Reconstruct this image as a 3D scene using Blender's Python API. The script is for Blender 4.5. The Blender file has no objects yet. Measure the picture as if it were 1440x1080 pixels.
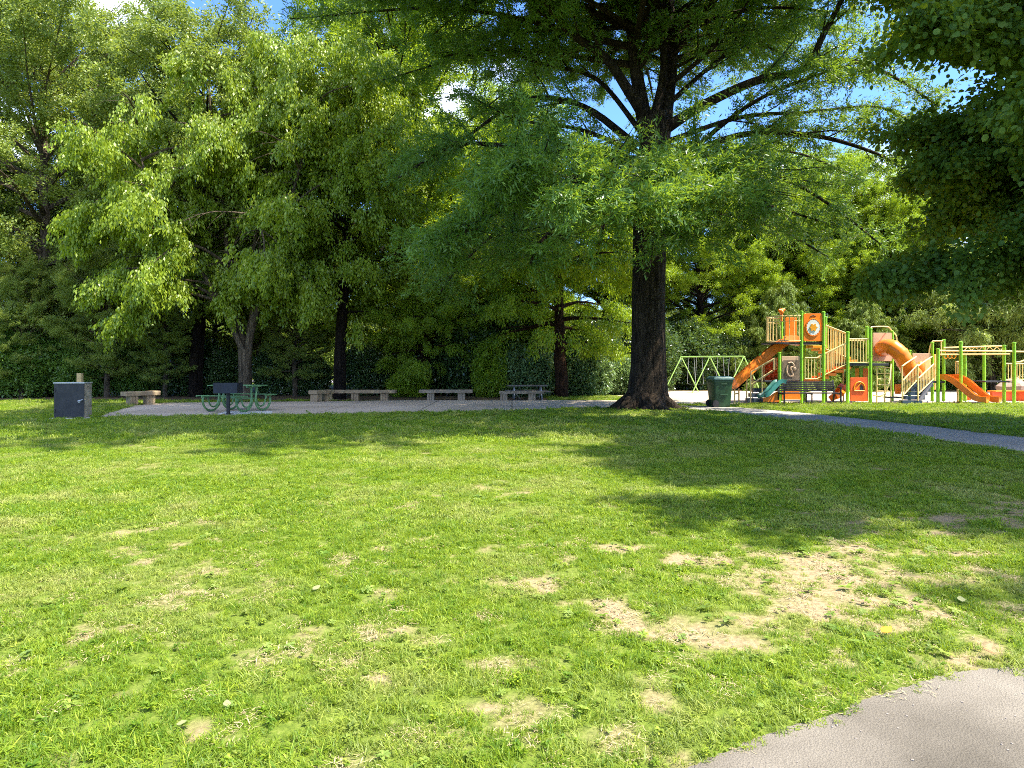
import bpy, bmesh, math, random
import numpy as np
from mathutils import Vector, Matrix
PI = math.pi
S = bpy.context.scene
C = S.collection
random.seed(7)

# ------------------------------------------------------------------ camera, sky, sun, exposure
F, HZ, EYE = 950.0, 510.0, 1.55            # focal length and horizon in photo pixels, eye height in metres
cam = bpy.data.cameras.new('camera')
cam.sensor_width = 36.0
cam.lens = 36.0 * F / 1440.0
cam.shift_y = (HZ - 540.0) / 1440.0
cam.clip_end = 2000
co = bpy.data.objects.new('camera', cam)
C.objects.link(co)
co.location = (0, 0, EYE)
co.rotation_euler = (PI / 2, 0, 0)
S.camera = co

SUN = Vector((0.50, -0.17, 0.85)).normalized()
sd = bpy.data.lights.new('sun', 'SUN')
sd.energy = 3.3
sd.angle = math.radians(0.53)
sd.color = (1.0, 0.94, 0.83)
so = bpy.data.objects.new('sun', sd)
C.objects.link(so)
so.rotation_euler = SUN.to_track_quat('Z', 'Y').to_euler()

W_ = bpy.data.worlds.new('World')
S.world = W_
W_.use_nodes = True
nt = W_.node_tree
nt.nodes.clear()
def nd(t, typ, **kw):
    n = t.nodes.new(typ)
    for k, v in kw.items():
        setattr(n, k, v)
    return n
sky = nd(nt, 'ShaderNodeTexSky', sky_type='NISHITA', sun_disc=False)
sky.sun_elevation = math.asin(SUN.z)
sky.sun_rotation = math.atan2(SUN.x, SUN.y)
sky.air_density = 1.0
sky.dust_density = 0.3
sky.ozone_density = 2.5
tc = nd(nt, 'ShaderNodeTexCoord')
noi = nd(nt, 'ShaderNodeTexNoise')
noi.inputs['Scale'].default_value = 3.2
noi.inputs['Detail'].default_value = 7
noi.inputs['Roughness'].default_value = 0.58
nt.links.new(tc.outputs['Generated'], noi.inputs['Vector'])
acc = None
for d, sz in (((-0.13, 1, 0.36), 0.22), ((0.62, 1, 0.24), 0.20), ((0.36, 1, 0.22), 0.13), ((-0.80, 1, 0.32), 0.12), ((-0.58, 1, 0.56), 0.10), ((0.1, -1, 0.75), 0.95), ((-0.5, -0.1, 1.0), 0.60), ((0.8, -0.6, 0.7), 0.45)):  # clouds; the large last ones are unseen, overhead and behind, added as fill light
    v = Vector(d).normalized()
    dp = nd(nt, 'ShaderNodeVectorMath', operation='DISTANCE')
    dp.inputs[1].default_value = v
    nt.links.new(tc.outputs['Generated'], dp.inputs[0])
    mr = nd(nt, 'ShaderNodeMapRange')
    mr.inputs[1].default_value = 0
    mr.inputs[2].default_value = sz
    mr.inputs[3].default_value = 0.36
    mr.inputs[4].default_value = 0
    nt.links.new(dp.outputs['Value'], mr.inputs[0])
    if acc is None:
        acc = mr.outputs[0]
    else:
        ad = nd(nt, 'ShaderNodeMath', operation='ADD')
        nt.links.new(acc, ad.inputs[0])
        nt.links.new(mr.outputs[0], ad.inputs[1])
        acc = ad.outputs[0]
ad = nd(nt, 'ShaderNodeMath', operation='ADD')
nt.links.new(acc, ad.inputs[0])
nt.links.new(noi.outputs[0], ad.inputs[1])
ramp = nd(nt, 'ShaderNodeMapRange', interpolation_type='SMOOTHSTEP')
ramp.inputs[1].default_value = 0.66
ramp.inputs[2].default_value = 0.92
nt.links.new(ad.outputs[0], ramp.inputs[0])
gm = nd(nt, 'ShaderNodeMix', data_type='RGBA', blend_type='MULTIPLY')
gm.inputs[0].default_value = 1.0
gm.inputs[7].default_value = (0.34, 0.47, 0.71, 1)     # clear-air blue
nt.links.new(sky.outputs[0], gm.inputs[6])
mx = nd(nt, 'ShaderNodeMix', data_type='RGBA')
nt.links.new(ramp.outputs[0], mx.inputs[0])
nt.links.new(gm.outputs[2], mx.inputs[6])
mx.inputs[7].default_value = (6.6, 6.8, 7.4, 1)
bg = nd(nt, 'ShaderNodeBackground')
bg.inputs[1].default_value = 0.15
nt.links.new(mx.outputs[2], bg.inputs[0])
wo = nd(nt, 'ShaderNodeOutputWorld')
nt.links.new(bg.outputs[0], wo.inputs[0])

vs = S.view_settings
vs.view_transform = 'Standard'
vs.look = 'None'
vs.gamma = 1
vs.exposure = 2.12
cy = S.cycles
cy.max_bounces = 8
cy.diffuse_bounces = 4
cy.transmission_bounces = 5
cy.glossy_bounces = 2
cy.use_denoising = False
cy.filter_width = 0.95

# ------------------------------------------------------------------ helpers
def P(px, py, Y):                          # photo pixel at a distance -> point in the place
    return Vector(((px - 720) / F * Y, Y, EYE + (HZ - py) / F * Y))
def X(px, Y):
    return (px - 720) / F * Y
def Zz(py, Y):
    return EYE + (HZ - py) / F * Y
def G(px, py):                             # photo pixel on the ground
    Y = F * EYE / (py - HZ)
    return Vector(((px - 720) / F * Y, Y, 0))

def meta(o, label=None, cat=None, group=None, kind=None):
    if label: o['label'] = label
    if cat: o['category'] = cat
    if group: o['group'] = group
    if kind: o['kind'] = kind
    return o
def thing(name, label, cat, loc=(0, 0, 0), rz=0, group=None):
    o = bpy.data.objects.new(name, None)
    o.empty_display_size = 0.2
    C.objects.link(o)
    o.location = loc
    o.rotation_euler = (0, 0, rz)
    return meta(o, label, cat, group)
def root_of(o):
    while o.parent: o = o.parent
    return o

class MB:
    """collects shapes, then links them as ONE mesh object"""
    def __init__(s):
        s.v = []; s.f = []
    def add(s, v, f):
        b = len(s.v)
        s.v += [tuple(p) for p in v]
        s.f += [tuple(i + b for i in q) for q in f]
        return s
    def box(s, x0, x1, y0, y1, z0, z1, M=None):
        v = [Vector((x, y, z)) for z in (z0, z1) for y in (y0, y1) for x in (x0, x1)]
        if M: v = [M @ p for p in v]
        return s.add(v, [(0, 2, 3, 1), (4, 5, 7, 6), (0, 1, 5, 4), (2, 6, 7, 3), (0, 4, 6, 2), (1, 3, 7, 5)])
    def bar(s, a, b, w, h, up=(0, 0, 1)):      # rectangular bar from a to b
        a, b = Vector(a), Vector(b)
        d = (b - a).normalized()
        u = Vector(up)
        sd_ = d.cross(u)
        if sd_.length < 1e-4: sd_ = d.cross(Vector((0, 1, 0)))
        sd_.normalize()
        u = sd_.cross(d)
        v = [p + sd_ * (i * w / 2) + u * (j * h / 2) for p in (a, b) for i, j in ((-1, -1), (1, -1), (1, 1), (-1, 1))]
        return s.add(v, [(0, 1, 2, 3), (7, 6, 5, 4), (0, 4, 5, 1), (1, 5, 6, 2), (2, 6, 7, 3), (3, 7, 4, 0)])
    def tube(s, pts, r, n=8, cap=True, mod=None, closed=False):
        pts = [Vector(p) for p in pts]
        m = len(pts)
        rr = r if hasattr(r, '__len__') else [r] * m
        v = []
        ref = None
        for i, p in enumerate(pts):
            if closed: d = pts[(i + 1) % m] - pts[i - 1]
            else: d = pts[min(i + 1, m - 1)] - pts[max(i - 1, 0)]
            if d.length < 1e-9: d = Vector((0, 0, 1))
            d.normalize()
            if ref is None:
                ref = d.orthogonal().normalized() if abs(d.z) > 0.99 or True else ref
                if abs(d.x) < 0.9:
                    ref = (Vector((1, 0, 0)) - d * d.x).normalized()
            ref = ref - d * ref.dot(d)
            if ref.length < 1e-6: ref = d.orthogonal()
            ref.normalize()
            bi = d.cross(ref)
            for k in range(n):
                a = 2 * PI * k / n
                q = rr[i] * (mod(i, a) if mod else 1.0)
                v.append(p + ref * (math.cos(a) * q) + bi * (math.sin(a) * q))
        f = []
        for i in range(m if closed else m - 1):
            for k in range(n):
                k2 = (k + 1) % n
                j = (i + 1) % m
                f.append((i * n + k, i * n + k2, j * n + k2, j * n + k))
        if cap and not closed:
            f.append(tuple(reversed(range(n))))
            f.append(tuple((m - 1) * n + k for k in range(n)))
        return s.add(v, f)
    def cyl(s, x, y, z0, z1, r, n=12, r1=None):
        return s.tube([(x, y, z0), (x, y, z1)], [r, r if r1 is None else r1], n)
    def prism(s, poly, a, b):                  # 3-D outline swept by the vector b-a (outline given at a)
        m = len(poly)
        d = Vector(b) - Vector(a)
        v = [Vector(p) for p in poly] + [Vector(p) + d for p in poly]
        f = [tuple(range(m)), tuple(reversed(range(m, 2 * m)))]
        for i in range(m):
            j = (i + 1) % m
            f.append((i, m + i, m + j, j))
        return s.add(v, f)
    def ball(s, c, rx, ry, rz, nu=10, nv=6, mod=None):
        v = []; f = []
        for j in range(nv + 1):
            t = PI * j / nv
            for i in range(nu):
                a = 2 * PI * i / nu
                d = Vector((math.sin(t) * math.cos(a), math.sin(t) * math.sin(a), math.cos(t)))
                q = mod(d) if mod else 1
                v.append((c[0] + d.x * rx * q, c[1] + d.y * ry * q, c[2] + d.z * rz * q))
        for j in range(nv):
            for i in range(nu):
                i2 = (i + 1) % nu
                f.append((j * nu + i, (j + 1) * nu + i, (j + 1) * nu + i2, j * nu + i2))
        return s.add(v, f)
    def build(s, name, mat, parent=None, world=True, bevel=0, smooth=False):
        me = bpy.data.meshes.new(name)
        off = root_of(parent).location if (parent and world) else Vector((0, 0, 0))
        me.from_pydata([Vector(p) - off for p in s.v], [], s.f)
        bm = bmesh.new()
        bm.from_mesh(me)
        bmesh.ops.remove_doubles(bm, verts=bm.verts, dist=1e-5)
        bmesh.ops.recalc_face_normals(bm, faces=bm.faces)
        bm.to_mesh(me)
        bm.free()
        me.materials.append(mat)
        o = bpy.data.objects.new(name, me)
        C.objects.link(o)
        if parent: o.parent = parent
        if smooth:
            me.polygons.foreach_set('use_smooth', [True] * len(me.polygons))
            sh = o.modifiers.new('edges', 'EDGE_SPLIT')
            sh.split_angle = math.radians(42)
        if bevel:
            b = o.modifiers.new('bevel', 'BEVEL')
            b.width = bevel
            b.segments = 2
            b.limit_method = 'ANGLE'
        return o

def fast_mesh(name, V, Q, v=None):             # numpy verts (n,3), quads (m,4), one value per face
    me = bpy.data.meshes.new(name)
    me.vertices.add(len(V))
    me.vertices.foreach_set('co', np.ascontiguousarray(V, np.float32).ravel())
    k = Q.shape[1]
    me.loops.add(Q.size)
    me.loops.foreach_set('vertex_index', np.ascontiguousarray(Q, np.int32).ravel())
    me.polygons.add(len(Q))
    me.polygons.foreach_set('loop_start', np.arange(0, Q.size, k, dtype=np.int32))
    if v is not None:
        a = me.attributes.new('v', 'FLOAT', 'FACE')
        a.data.foreach_set('value', np.ascontiguousarray(v, np.float32))
    me.update(calc_edges=True)
    return me
def link_mesh(name, me, mat, parent=None):
    o = bpy.data.objects.new(name, me)
    if not me.materials: me.materials.append(mat)
    C.objects.link(o)
    if parent: o.parent = parent
    return o

def hash3(i, j, k, seed):
    n = (i * 73856093) ^ (j * 19349663) ^ (k * 83492791) ^ (seed * 2654435761)
    n = (n ^ (n >> 13)) * 1274126177
    n = n ^ (n >> 16)
    return (n & 0xFFFFFF) / float(0xFFFFFF)
def vnoise(Pt, scale=1.0, seed=1):             # value noise 0..1
    q = np.asarray(Pt, float) * scale
    i = np.floor(q).astype(np.int64)
    f = q - i
    f = f * f * (3 - 2 * f)
    r = 0
    for dx in (0, 1):
        for dy in (0, 1):
            for dz in (0, 1):
                w = (f[:, 0] if dx else 1 - f[:, 0]) * (f[:, 1] if dy else 1 - f[:, 1]) * (f[:, 2] if dz else 1 - f[:, 2])
                r = r + w * hash3(i[:, 0] + dx, i[:, 1] + dy, i[:, 2] + dz, seed)
    return r
def fbm(Pt, scale, seed=1, oct=3):
    r = 0; a = 1; t = 0
    for o in range(oct):
        r = r + a * vnoise(Pt, scale * 2 ** o, seed + o)
        t += a; a *= 0.5
    return r / t

# ------------------------------------------------------------------ materials
def mat(name):
    m = bpy.data.materials.new(name)
    m.use_nodes = True
    t = m.node_tree
    t.nodes.clear()
    out = nd(t, 'ShaderNodeOutputMaterial')
    return m, t, out
def paint(name, col, rough=0.45, metal=0, var=0.12, scale=6, bump=0.0, spec=0.4, col2=None):
    """a surface of one paint or stuff with the faint mottling and dirt real surfaces have"""
    m, t, out = mat(name)
    b = nd(t, 'ShaderNodeBsdfPrincipled')
    tcx = nd(t, 'ShaderNodeTexCoord')
    n = nd(t, 'ShaderNodeTexNoise')
    n.inputs['Scale'].default_value = scale
    n.inputs['Detail'].default_value = 6
    n.inputs['Roughness'].default_value = 0.65
    t.links.new(tcx.outputs['Object'], n.inputs['Vector'])
    c2 = col2 or tuple(c * (1 - var * 2) for c in col)
    c1 = col if col2 else tuple(min(1, c * (1 + var)) for c in col)
    r = nd(t, 'ShaderNodeValToRGB')
    r.color_ramp.elements[0].position = 0.35
    r.color_ramp.elements[0].color = (*c2, 1)
    r.color_ramp.elements[1].position = 0.65
    r.color_ramp.elements[1].color = (*c1, 1)
    t.links.new(n.outputs[0], r.inputs[0])
    t.links.new(r.outputs[0], b.inputs['Base Color'])
    mr = nd(t, 'ShaderNodeMapRange')
    mr.inputs[3].default_value = min(1, rough + 0.12)
    mr.inputs[4].default_value = max(0.05, rough - 0.1)
    t.links.new(n.outputs[0], mr.inputs[0])
    t.links.new(mr.outputs[0], b.inputs['Roughness'])
    b.inputs['Metallic'].default_value = metal
    b.inputs['Specular IOR Level'].default_value = spec
    if bump:
        n2 = nd(t, 'ShaderNodeTexNoise')
        n2.inputs['Scale'].default_value = scale * 9
        n2.inputs['Detail'].default_value = 5
        t.links.new(tcx.outputs['Object'], n2.inputs['Vector'])
        bp = nd(t, 'ShaderNodeBump')
        bp.inputs['Strength'].default_value = bump
        bp.inputs['Distance'].default_value = 0.02
        t.links.new(n2.outputs[0], bp.inputs['Height'])
        t.links.new(bp.outputs[0], b.inputs['Normal'])
    t.links.new(b.outputs[0], out.inputs[0])
    return m
def leaf_mat(name, dark, light, trans, tmix=0.42, rough=0.45, spec=0.35):
    spec *= 1.1
    m, t, out = mat(name)
    at = nd(t, 'ShaderNodeAttribute', attribute_name='v')
    def ramp3(a, b_):
        r = nd(t, 'ShaderNodeMix', data_type='RGBA')
        r.inputs[6].default_value = (*a, 1)
        r.inputs[7].default_value = (*b_, 1)
        t.links.new(at.outputs['Fac'], r.inputs[0])
        return r.outputs[2]
    b = nd(t, 'ShaderNodeBsdfPrincipled')
    t.links.new(ramp3(dark, light), b.inputs['Base Color'])
    b.inputs['Roughness'].default_value = rough
    b.inputs['Specular IOR Level'].default_value = spec
    tr = nd(t, 'ShaderNodeBsdfTranslucent')
    t.links.new(ramp3(tuple(c * 0.7 for c in trans), trans), tr.inputs[0])
    mxs = nd(t, 'ShaderNodeMixShader')
    mxs.inputs[0].default_value = tmix
    t.links.new(b.outputs[0], mxs.inputs[1])
    t.links.new(tr.outputs[0], mxs.inputs[2])
    t.links.new(mxs.outputs[0], out.inputs[0])
    return m
def bark_mat(name, dark, light, vs_=1.0, bump=0.9):
    m, t, out = mat(name)
    tcx = nd(t, 'ShaderNodeTexCoord')
    mp = nd(t, 'ShaderNodeMapping')
    mp.inputs['Scale'].default_value = (14 * vs_, 14 * vs_, 2.2 * vs_)
    t.links.new(tcx.outputs['Object'], mp.inputs[0])
    n = nd(t, 'ShaderNodeTexNoise')
    n.inputs['Scale'].default_value = 1
    n.inputs['Detail'].default_value = 7
    n.inputs['Roughness'].default_value = 0.6
    n.inputs['Distortion'].default_value = 0.5
    t.links.new(mp.outputs[0], n.inputs['Vector'])
    r = nd(t, 'ShaderNodeValToRGB')
    r.color_ramp.elements[0].position = 0.36
    r.color_ramp.elements[0].color = (*dark, 1)
    r.color_ramp.elements[1].position = 0.66
    r.color_ramp.elements[1].color = (*light, 1)
    t.links.new(n.outputs[0], r.inputs[0])
    mp2 = nd(t, 'ShaderNodeMapping')
    mp2.inputs['Scale'].default_value = (13 * vs_, 13 * vs_, 3.6 * vs_)
    t.links.new(tcx.outputs['Object'], mp2.inputs[0])
    dv = nd(t, 'ShaderNodeVectorMath', operation='MULTIPLY_ADD')
    dv.inputs[1].default_value = (0.9, 0.9, 0.9)
    t.links.new(n.outputs['Color'], dv.inputs[0]); t.links.new(mp2.outputs[0], dv.inputs[2])
    vo = nd(t, 'ShaderNodeTexVoronoi', feature='DISTANCE_TO_EDGE')
    t.links.new(dv.outputs[0], vo.inputs['Vector'])
    fur = nd(t, 'ShaderNodeMapRange')
    fur.inputs[2].default_value = 0.22; fur.inputs[3].default_value = 0.25
    t.links.new(vo.outputs['Distance'], fur.inputs[0])
    pl = nd(t, 'ShaderNodeMix', data_type='RGBA', blend_type='MULTIPLY')
    pl.inputs[0].default_value = 1.0
    t.links.new(r.outputs[0], pl.inputs[6]); t.links.new(fur.outputs[0], pl.inputs[7])
    n2 = nd(t, 'ShaderNodeTexNoise')
    n2.inputs['Scale'].default_value = 1.3
    t.links.new(tcx.outputs['Object'], n2.inputs['Vector'])
    mm = nd(t, 'ShaderNodeMix', data_type='RGBA', blend_type='MULTIPLY')
    mm.inputs[0].default_value = 0.6
    t.links.new(pl.outputs[2], mm.inputs[6])
    t.links.new(n2.outputs[0], mm.inputs[7])
    b = nd(t, 'ShaderNodeBsdfPrincipled')
    b.inputs['Roughness'].default_value = 0.9
    b.inputs['Specular IOR Level'].default_value = 0.1
    t.links.new(mm.outputs[2], b.inputs['Base Color'])
    bp = nd(t, 'ShaderNodeBump')
    bp.inputs['Strength'].default_value = bump
    bp.inputs['Distance'].default_value = 0.06
    hh = nd(t, 'ShaderNodeMath', operation='ADD')
    t.links.new(n.outputs[0], hh.inputs[0]); t.links.new(fur.outputs[0], hh.inputs[1])
    t.links.new(hh.outputs[0], bp.inputs['Height'])
    t.links.new(bp.outputs[0], b.inputs['Normal'])
    t.links.new(b.outputs[0], out.inputs[0])
    return m

M = dict(
    orange=paint('orange_plastic', (0.92, 0.22, 0.014), 0.35, var=0.08, scale=3),
    red=paint('red_orange_plastic', (0.78, 0.11, 0.012), 0.4, var=0.1, scale=3),
    lime=paint('lime_green_paint', (0.24, 0.52, 0.015), 0.35, var=0.1, scale=4),
    swing=paint('pale_lime_paint', (0.38, 0.62, 0.16), 0.4, var=0.1, scale=4),
    beige=paint('cream_paint', (0.86, 0.62, 0.24), 0.4, var=0.08, scale=4),
    panel=paint('tan_plastic', (0.62, 0.40, 0.24), 0.5, var=0.08, scale=3),
    relief=paint('brown_relief', (0.22, 0.15, 0.09), 0.7, var=0.25, scale=9, bump=0.3),
    white=paint('white_plastic', (0.72, 0.72, 0.66), 0.5, var=0.05),
    yellow=paint('yellow_orange_plastic', (0.80, 0.33, 0.01), 0.45, var=0.06),
    deck=paint('dark_coated_deck', (0.035, 0.035, 0.038), 0.6, var=0.15, scale=10),
    teal=paint('teal_plastic', (0.02, 0.13, 0.10), 0.4, var=0.1, scale=3),
    bluegrey=paint('blue_grey_coating', (0.05, 0.075, 0.10), 0.5, var=0.1),
    black=paint('black_paint', (0.014, 0.014, 0.015), 0.45, var=0.2),
    slat=paint('dark_slat_coating', (0.032, 0.024, 0.028), 0.45, var=0.2),
    navy=paint('dark_navy_steel', (0.012, 0.016, 0.026), 0.5, var=0.2, scale=5),
    tgreen=paint('pale_green_coating', (0.12, 0.25, 0.10), 0.4, var=0.12, scale=5),
    cart=paint('dark_green_plastic', (0.022, 0.062, 0.022), 0.42, var=0.15, scale=3),
    lid=paint('faded_green_lid', (0.09, 0.17, 0.14), 0.45, var=0.1, scale=3),
    rubber=paint('rubber', (0.02, 0.02, 0.02), 0.8, var=0.2),
    steel=paint('galvanised_steel', (0.55, 0.55, 0.55), 0.4, metal=0.6, var=0.1),
    charcoal=paint('charcoal_metal', (0.026, 0.026, 0.028), 0.55, var=0.22, scale=4),
    blockside=paint('weathered_block', (0.36, 0.29, 0.21), 0.85, var=0.18, scale=5, bump=0.4),
    stone=paint('weathered_timber_stone', (0.36, 0.265, 0.145), 0.9, scale=4, bump=0.5, col2=(0.20, 0.14, 0.085)),
    stonegrey=paint('grey_stone', (0.34, 0.265, 0.18), 0.9, scale=4, bump=0.5, col2=(0.2, 0.155, 0.105)),
    wood=paint('grey_weathered_wood', (0.22, 0.18, 0.15), 0.8, scale=6, bump=0.3, col2=(0.12, 0.10, 0.085)),
    postwood=paint('tan_timber', (0.50, 0.36, 0.16), 0.8, var=0.15, scale=6, bump=0.2),
    pad=paint('pale_concrete', (0.55, 0.54, 0.50), 0.85, var=0.06, scale=5, bump=0.2),
    boulder=paint('pink_boulder', (0.34, 0.235, 0.17), 0.85, scale=3, bump=0.4, col2=(0.30, 0.20, 0.15)),
)
B_oak = bark_mat('oak_bark', (0.045, 0.033, 0.022), (0.24, 0.175, 0.115))
B_grey = bark_mat('pale_brown_bark', (0.10, 0.075, 0.05), (0.34, 0.265, 0.18), 0.8, 0.5)
B_dark = bark_mat('dark_bark', (0.018, 0.013, 0.010), (0.085, 0.06, 0.045))
B_red = bark_mat('reddish_bark', (0.05, 0.026, 0.016), (0.20, 0.105, 0.06))

L_oak = leaf_mat('willow_oak_leaf', (0.040, 0.115, 0.018), (0.155, 0.28, 0.045), (0.36, 0.52, 0.03), 0.38, 0.42, 0.45)
L_elm = leaf_mat('drooping_leaf', (0.07, 0.15, 0.010), (0.355, 0.44, 0.036), (0.54, 0.67, 0.02), 0.38, 0.42, 0.45)
L_left = leaf_mat('small_grey_green_leaf', (0.06, 0.12, 0.015), (0.32, 0.38, 0.08), (0.46, 0.56, 0.045), 0.34, 0.45, 0.4)
L_yel = leaf_mat('yellow_green_leaf', (0.085, 0.165, 0.010), (0.30, 0.40, 0.028), (0.52, 0.68, 0.02), 0.42)
L_lin = leaf_mat('linden_leaf', (0.045, 0.12, 0.022), (0.18, 0.28, 0.045), (0.40, 0.47, 0.015), 0.40, 0.45, 0.22)
L_con = leaf_mat('spruce_needles', (0.06, 0.115, 0.016), (0.25, 0.32, 0.05), (0.30, 0.38, 0.03), 0.32, 0.5, 0.3)
L_wil = leaf_mat('pale_willow_leaf', (0.11, 0.17, 0.03), (0.34, 0.41, 0.11), (0.46, 0.55, 0.07), 0.40)
L_dark = leaf_mat('dark_evergreen_leaf', (0.022, 0.058, 0.016), (0.11, 0.18, 0.055), (0.18, 0.27, 0.03), 0.30, 0.27, 0.7)
L_hedge = leaf_mat('hedge_leaf', (0.045, 0.12, 0.02), (0.18, 0.30, 0.05), (0.34, 0.47, 0.03), 0.36, 0.38, 0.5)
L_vib = leaf_mat('pale_shrub_leaf', (0.07, 0.14, 0.04), (0.24, 0.34, 0.14), (0.3, 0.42, 0.08), 0.32, 0.4, 0.5)

# ------------------------------------------------------------------ ground
PATCH = [(1090, 822, 150, 46), (1230, 858, 130, 36), (1330, 805, 110, 30), (600, 945, 55, 36), (560, 893, 85, 28),
         (775, 828, 85, 40), (865, 850, 70, 28), (110, 890, 60, 18), (1070, 885, 90, 28), (1425, 722, 45, 26), (1330, 738, 50, 24),
         (925, 885, 80, 26), (700, 868, 70, 24), (1400, 880, 70, 36), (545, 825, 34, 11), (482, 775, 24, 9), (1200, 970, 90, 24),
         (1180, 780, 70, 20), (1000, 790, 60, 18), (520, 955, 60, 20), (1130, 668, 26, 7), (130, 828, 40, 10), (660, 1000, 60, 14),
         (30, 870, 40, 16), (1330, 930, 80, 16), (430, 890, 40, 16), (300, 760, 40, 8), (860, 772, 40, 9)]
def bare_at(x, y):
    x = np.asarray(x, float); y = np.asarray(y, float)
    yy = np.maximum(y, 1.2)
    px = 720 + F * x / yy
    py = HZ + F * EYE / yy
    m = np.zeros_like(x)
    for cx, cyy, rx, ry in PATCH:
        m = np.maximum(m, (0.55 if cx < 740 else 0.95) - 0.62 * (((px - cx) / rx) ** 2 + ((py - cyy) / ry) ** 2))
    Pt = np.stack([x, y, np.zeros_like(x)], 1)
    n = fbm(Pt, 4.6, 5, 4)
    g = fbm(Pt, 0.9, 9, 3)
    return np.clip((np.clip(m, 0, 1) * 0.60 + (n - 0.5) * 2.1 + (g - 0.5) * 0.6) * 1.6 - 0.34, 0, 1)

FPATH = [(-3.5, 0.55), (-1.6, 1.50), (0.0, 2.27), (0.62, 2.54), (0.88, 2.70), (1.12, 2.84), (1.38, 2.95), (1.62, 3.10), (1.88, 3.22), (2.18, 3.36), (2.66, 3.46), (4.0, 3.98), (8.0, 5.5), (14, 7.6)]
def fpath_y(x):
    return np.interp(x, [p[0] for p in FPATH], [p[1] for p in FPATH])
MP_NEAR = [G(900, 574.2), G(960, 575.5), G(1050, 583.5), G(1180, 600), G(1300, 616), G(1440, 637), G(1640, 670)]
MP_FAR = [G(880, 571.8), G(985, 570.8), G(1040, 573.3), G(1120, 580), G(1250, 593.5), G(1440, 615.5), G(1640, 640)]
PLZ_F = [G(128, 588.5), G(215, 586), G(300, 585), G(480, 583), G(600, 580.7), G(700, 578.3), G(800, 575.8), G(900, 573.6)]
PLZ_B = [G(184, 571), G(232, 566.5), G(440, 564.5), G(560, 563.2), G(700, 562.6), G(900, 563.2)]
PLAY = [Vector((5.0, 25.0, 0)), Vector((8.0, 24.6, 0)), Vector((8.6, 25.15, 0)), Vector((30, 25.2, 0)), Vector((34, 36, 0)), Vector((5.0, 37.0, 0))]

def graded(a):
    out = [a[0][0]]
    for lo, hi, st in a:
        n = max(1, round((hi - lo) / st))
        out += list(lo + (hi - lo) * (np.arange(1, n + 1) / n))
    return np.array(out)
gx = graded([(-420, -60, 40), (-60, -15, 4), (-15, -6, 0.3), (-6, 6.5, 0.06), (6.5, 15, 0.3), (15, 60, 4), (60, 420, 40)])
gy = graded([(-60, 0, 10), (0, 2, 0.4), (2, 8.5, 0.06), (8.5, 30, 0.3), (30, 70, 4), (70, 900, 60)])
XX, YY = np.meshgrid(gx, gy)
xs, ys = XX.ravel(), YY.ravel()
nx, ny = len(gx), len(gy)
ii = (np.arange(ny - 1)[:, None] * nx + np.arange(nx - 1)[None]).ravel()
Q = np.stack([ii, ii + 1, ii + 1 + nx, ii + nx], 1)
bare = bare_at(xs, ys)
me = fast_mesh('lawn', np.stack([xs, ys, np.zeros_like(xs)], 1), Q)
a = me.attributes.new('bare', 'FLOAT', 'POINT')
a.data.foreach_set('value', (bare * 0.9).astype(np.float32))
m, t, out = mat('lawn_soil')
tcx = nd(t, 'ShaderNodeTexCoord')
n1 = nd(t, 'ShaderNodeTexNoise'); n1.inputs['Scale'].default_value = 0.7; n1.inputs['Detail'].default_value = 5
n2 = nd(t, 'ShaderNodeTexNoise'); n2.inputs['Scale'].default_value = 28; n2.inputs['Detail'].default_value = 7; n2.inputs['Roughness'].default_value = 0.7
n3 = nd(t, 'ShaderNodeTexNoise'); n3.inputs['Scale'].default_value = 90; n3.inputs['Detail'].default_value = 4
for n in (n1, n2, n3): t.links.new(tcx.outputs['Object'], n.inputs['Vector'])
def rampn(t, src, stops):
    r = nd(t, 'ShaderNodeValToRGB')
    e = r.color_ramp.elements
    while len(e) < len(stops): e.new(0.5)
    for q, (p, c) in zip(e, stops):
        q.position = p; q.color = (*c, 1)
    t.links.new(src, r.inputs[0])
    return r.outputs[0]
grs = rampn(t, n2.outputs[0], [(0.3, (0.06, 0.095, 0.014)), (0.55, (0.14, 0.19, 0.025)), (0.75, (0.24, 0.24, 0.07))])
soil = rampn(t, n2.outputs[0], [(0.25, (0.15, 0.10, 0.055)), (0.5, (0.31, 0.225, 0.13)), (0.75, (0.44, 0.34, 0.21))])
at = nd(t, 'ShaderNodeAttribute', attribute_name='bare')
mxx = nd(t, 'ShaderNodeMix', data_type='RGBA')
t.links.new(at.outputs['Fac'], mxx.inputs[0]); t.links.new(grs, mxx.inputs[6]); t.links.new(soil, mxx.inputs[7])
b = nd(t, 'ShaderNodeBsdfPrincipled')
b.inputs['Roughness'].default_value = 0.95
b.inputs['Specular IOR Level'].default_value = 0.1
t.links.new(mxx.outputs[2], b.inputs['Base Color'])
bp = nd(t, 'ShaderNodeBump'); bp.inputs['Strength'].default_value = 0.8; bp.inputs['Distance'].default_value = 0.02
t.links.new(n2.outputs[0], bp.inputs['Height']); t.links.new(bp.outputs[0], b.inputs['Normal'])
t.links.new(b.outputs[0], out.inputs[0])
meta(link_mesh('lawn', me, m), kind='structure')

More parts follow.
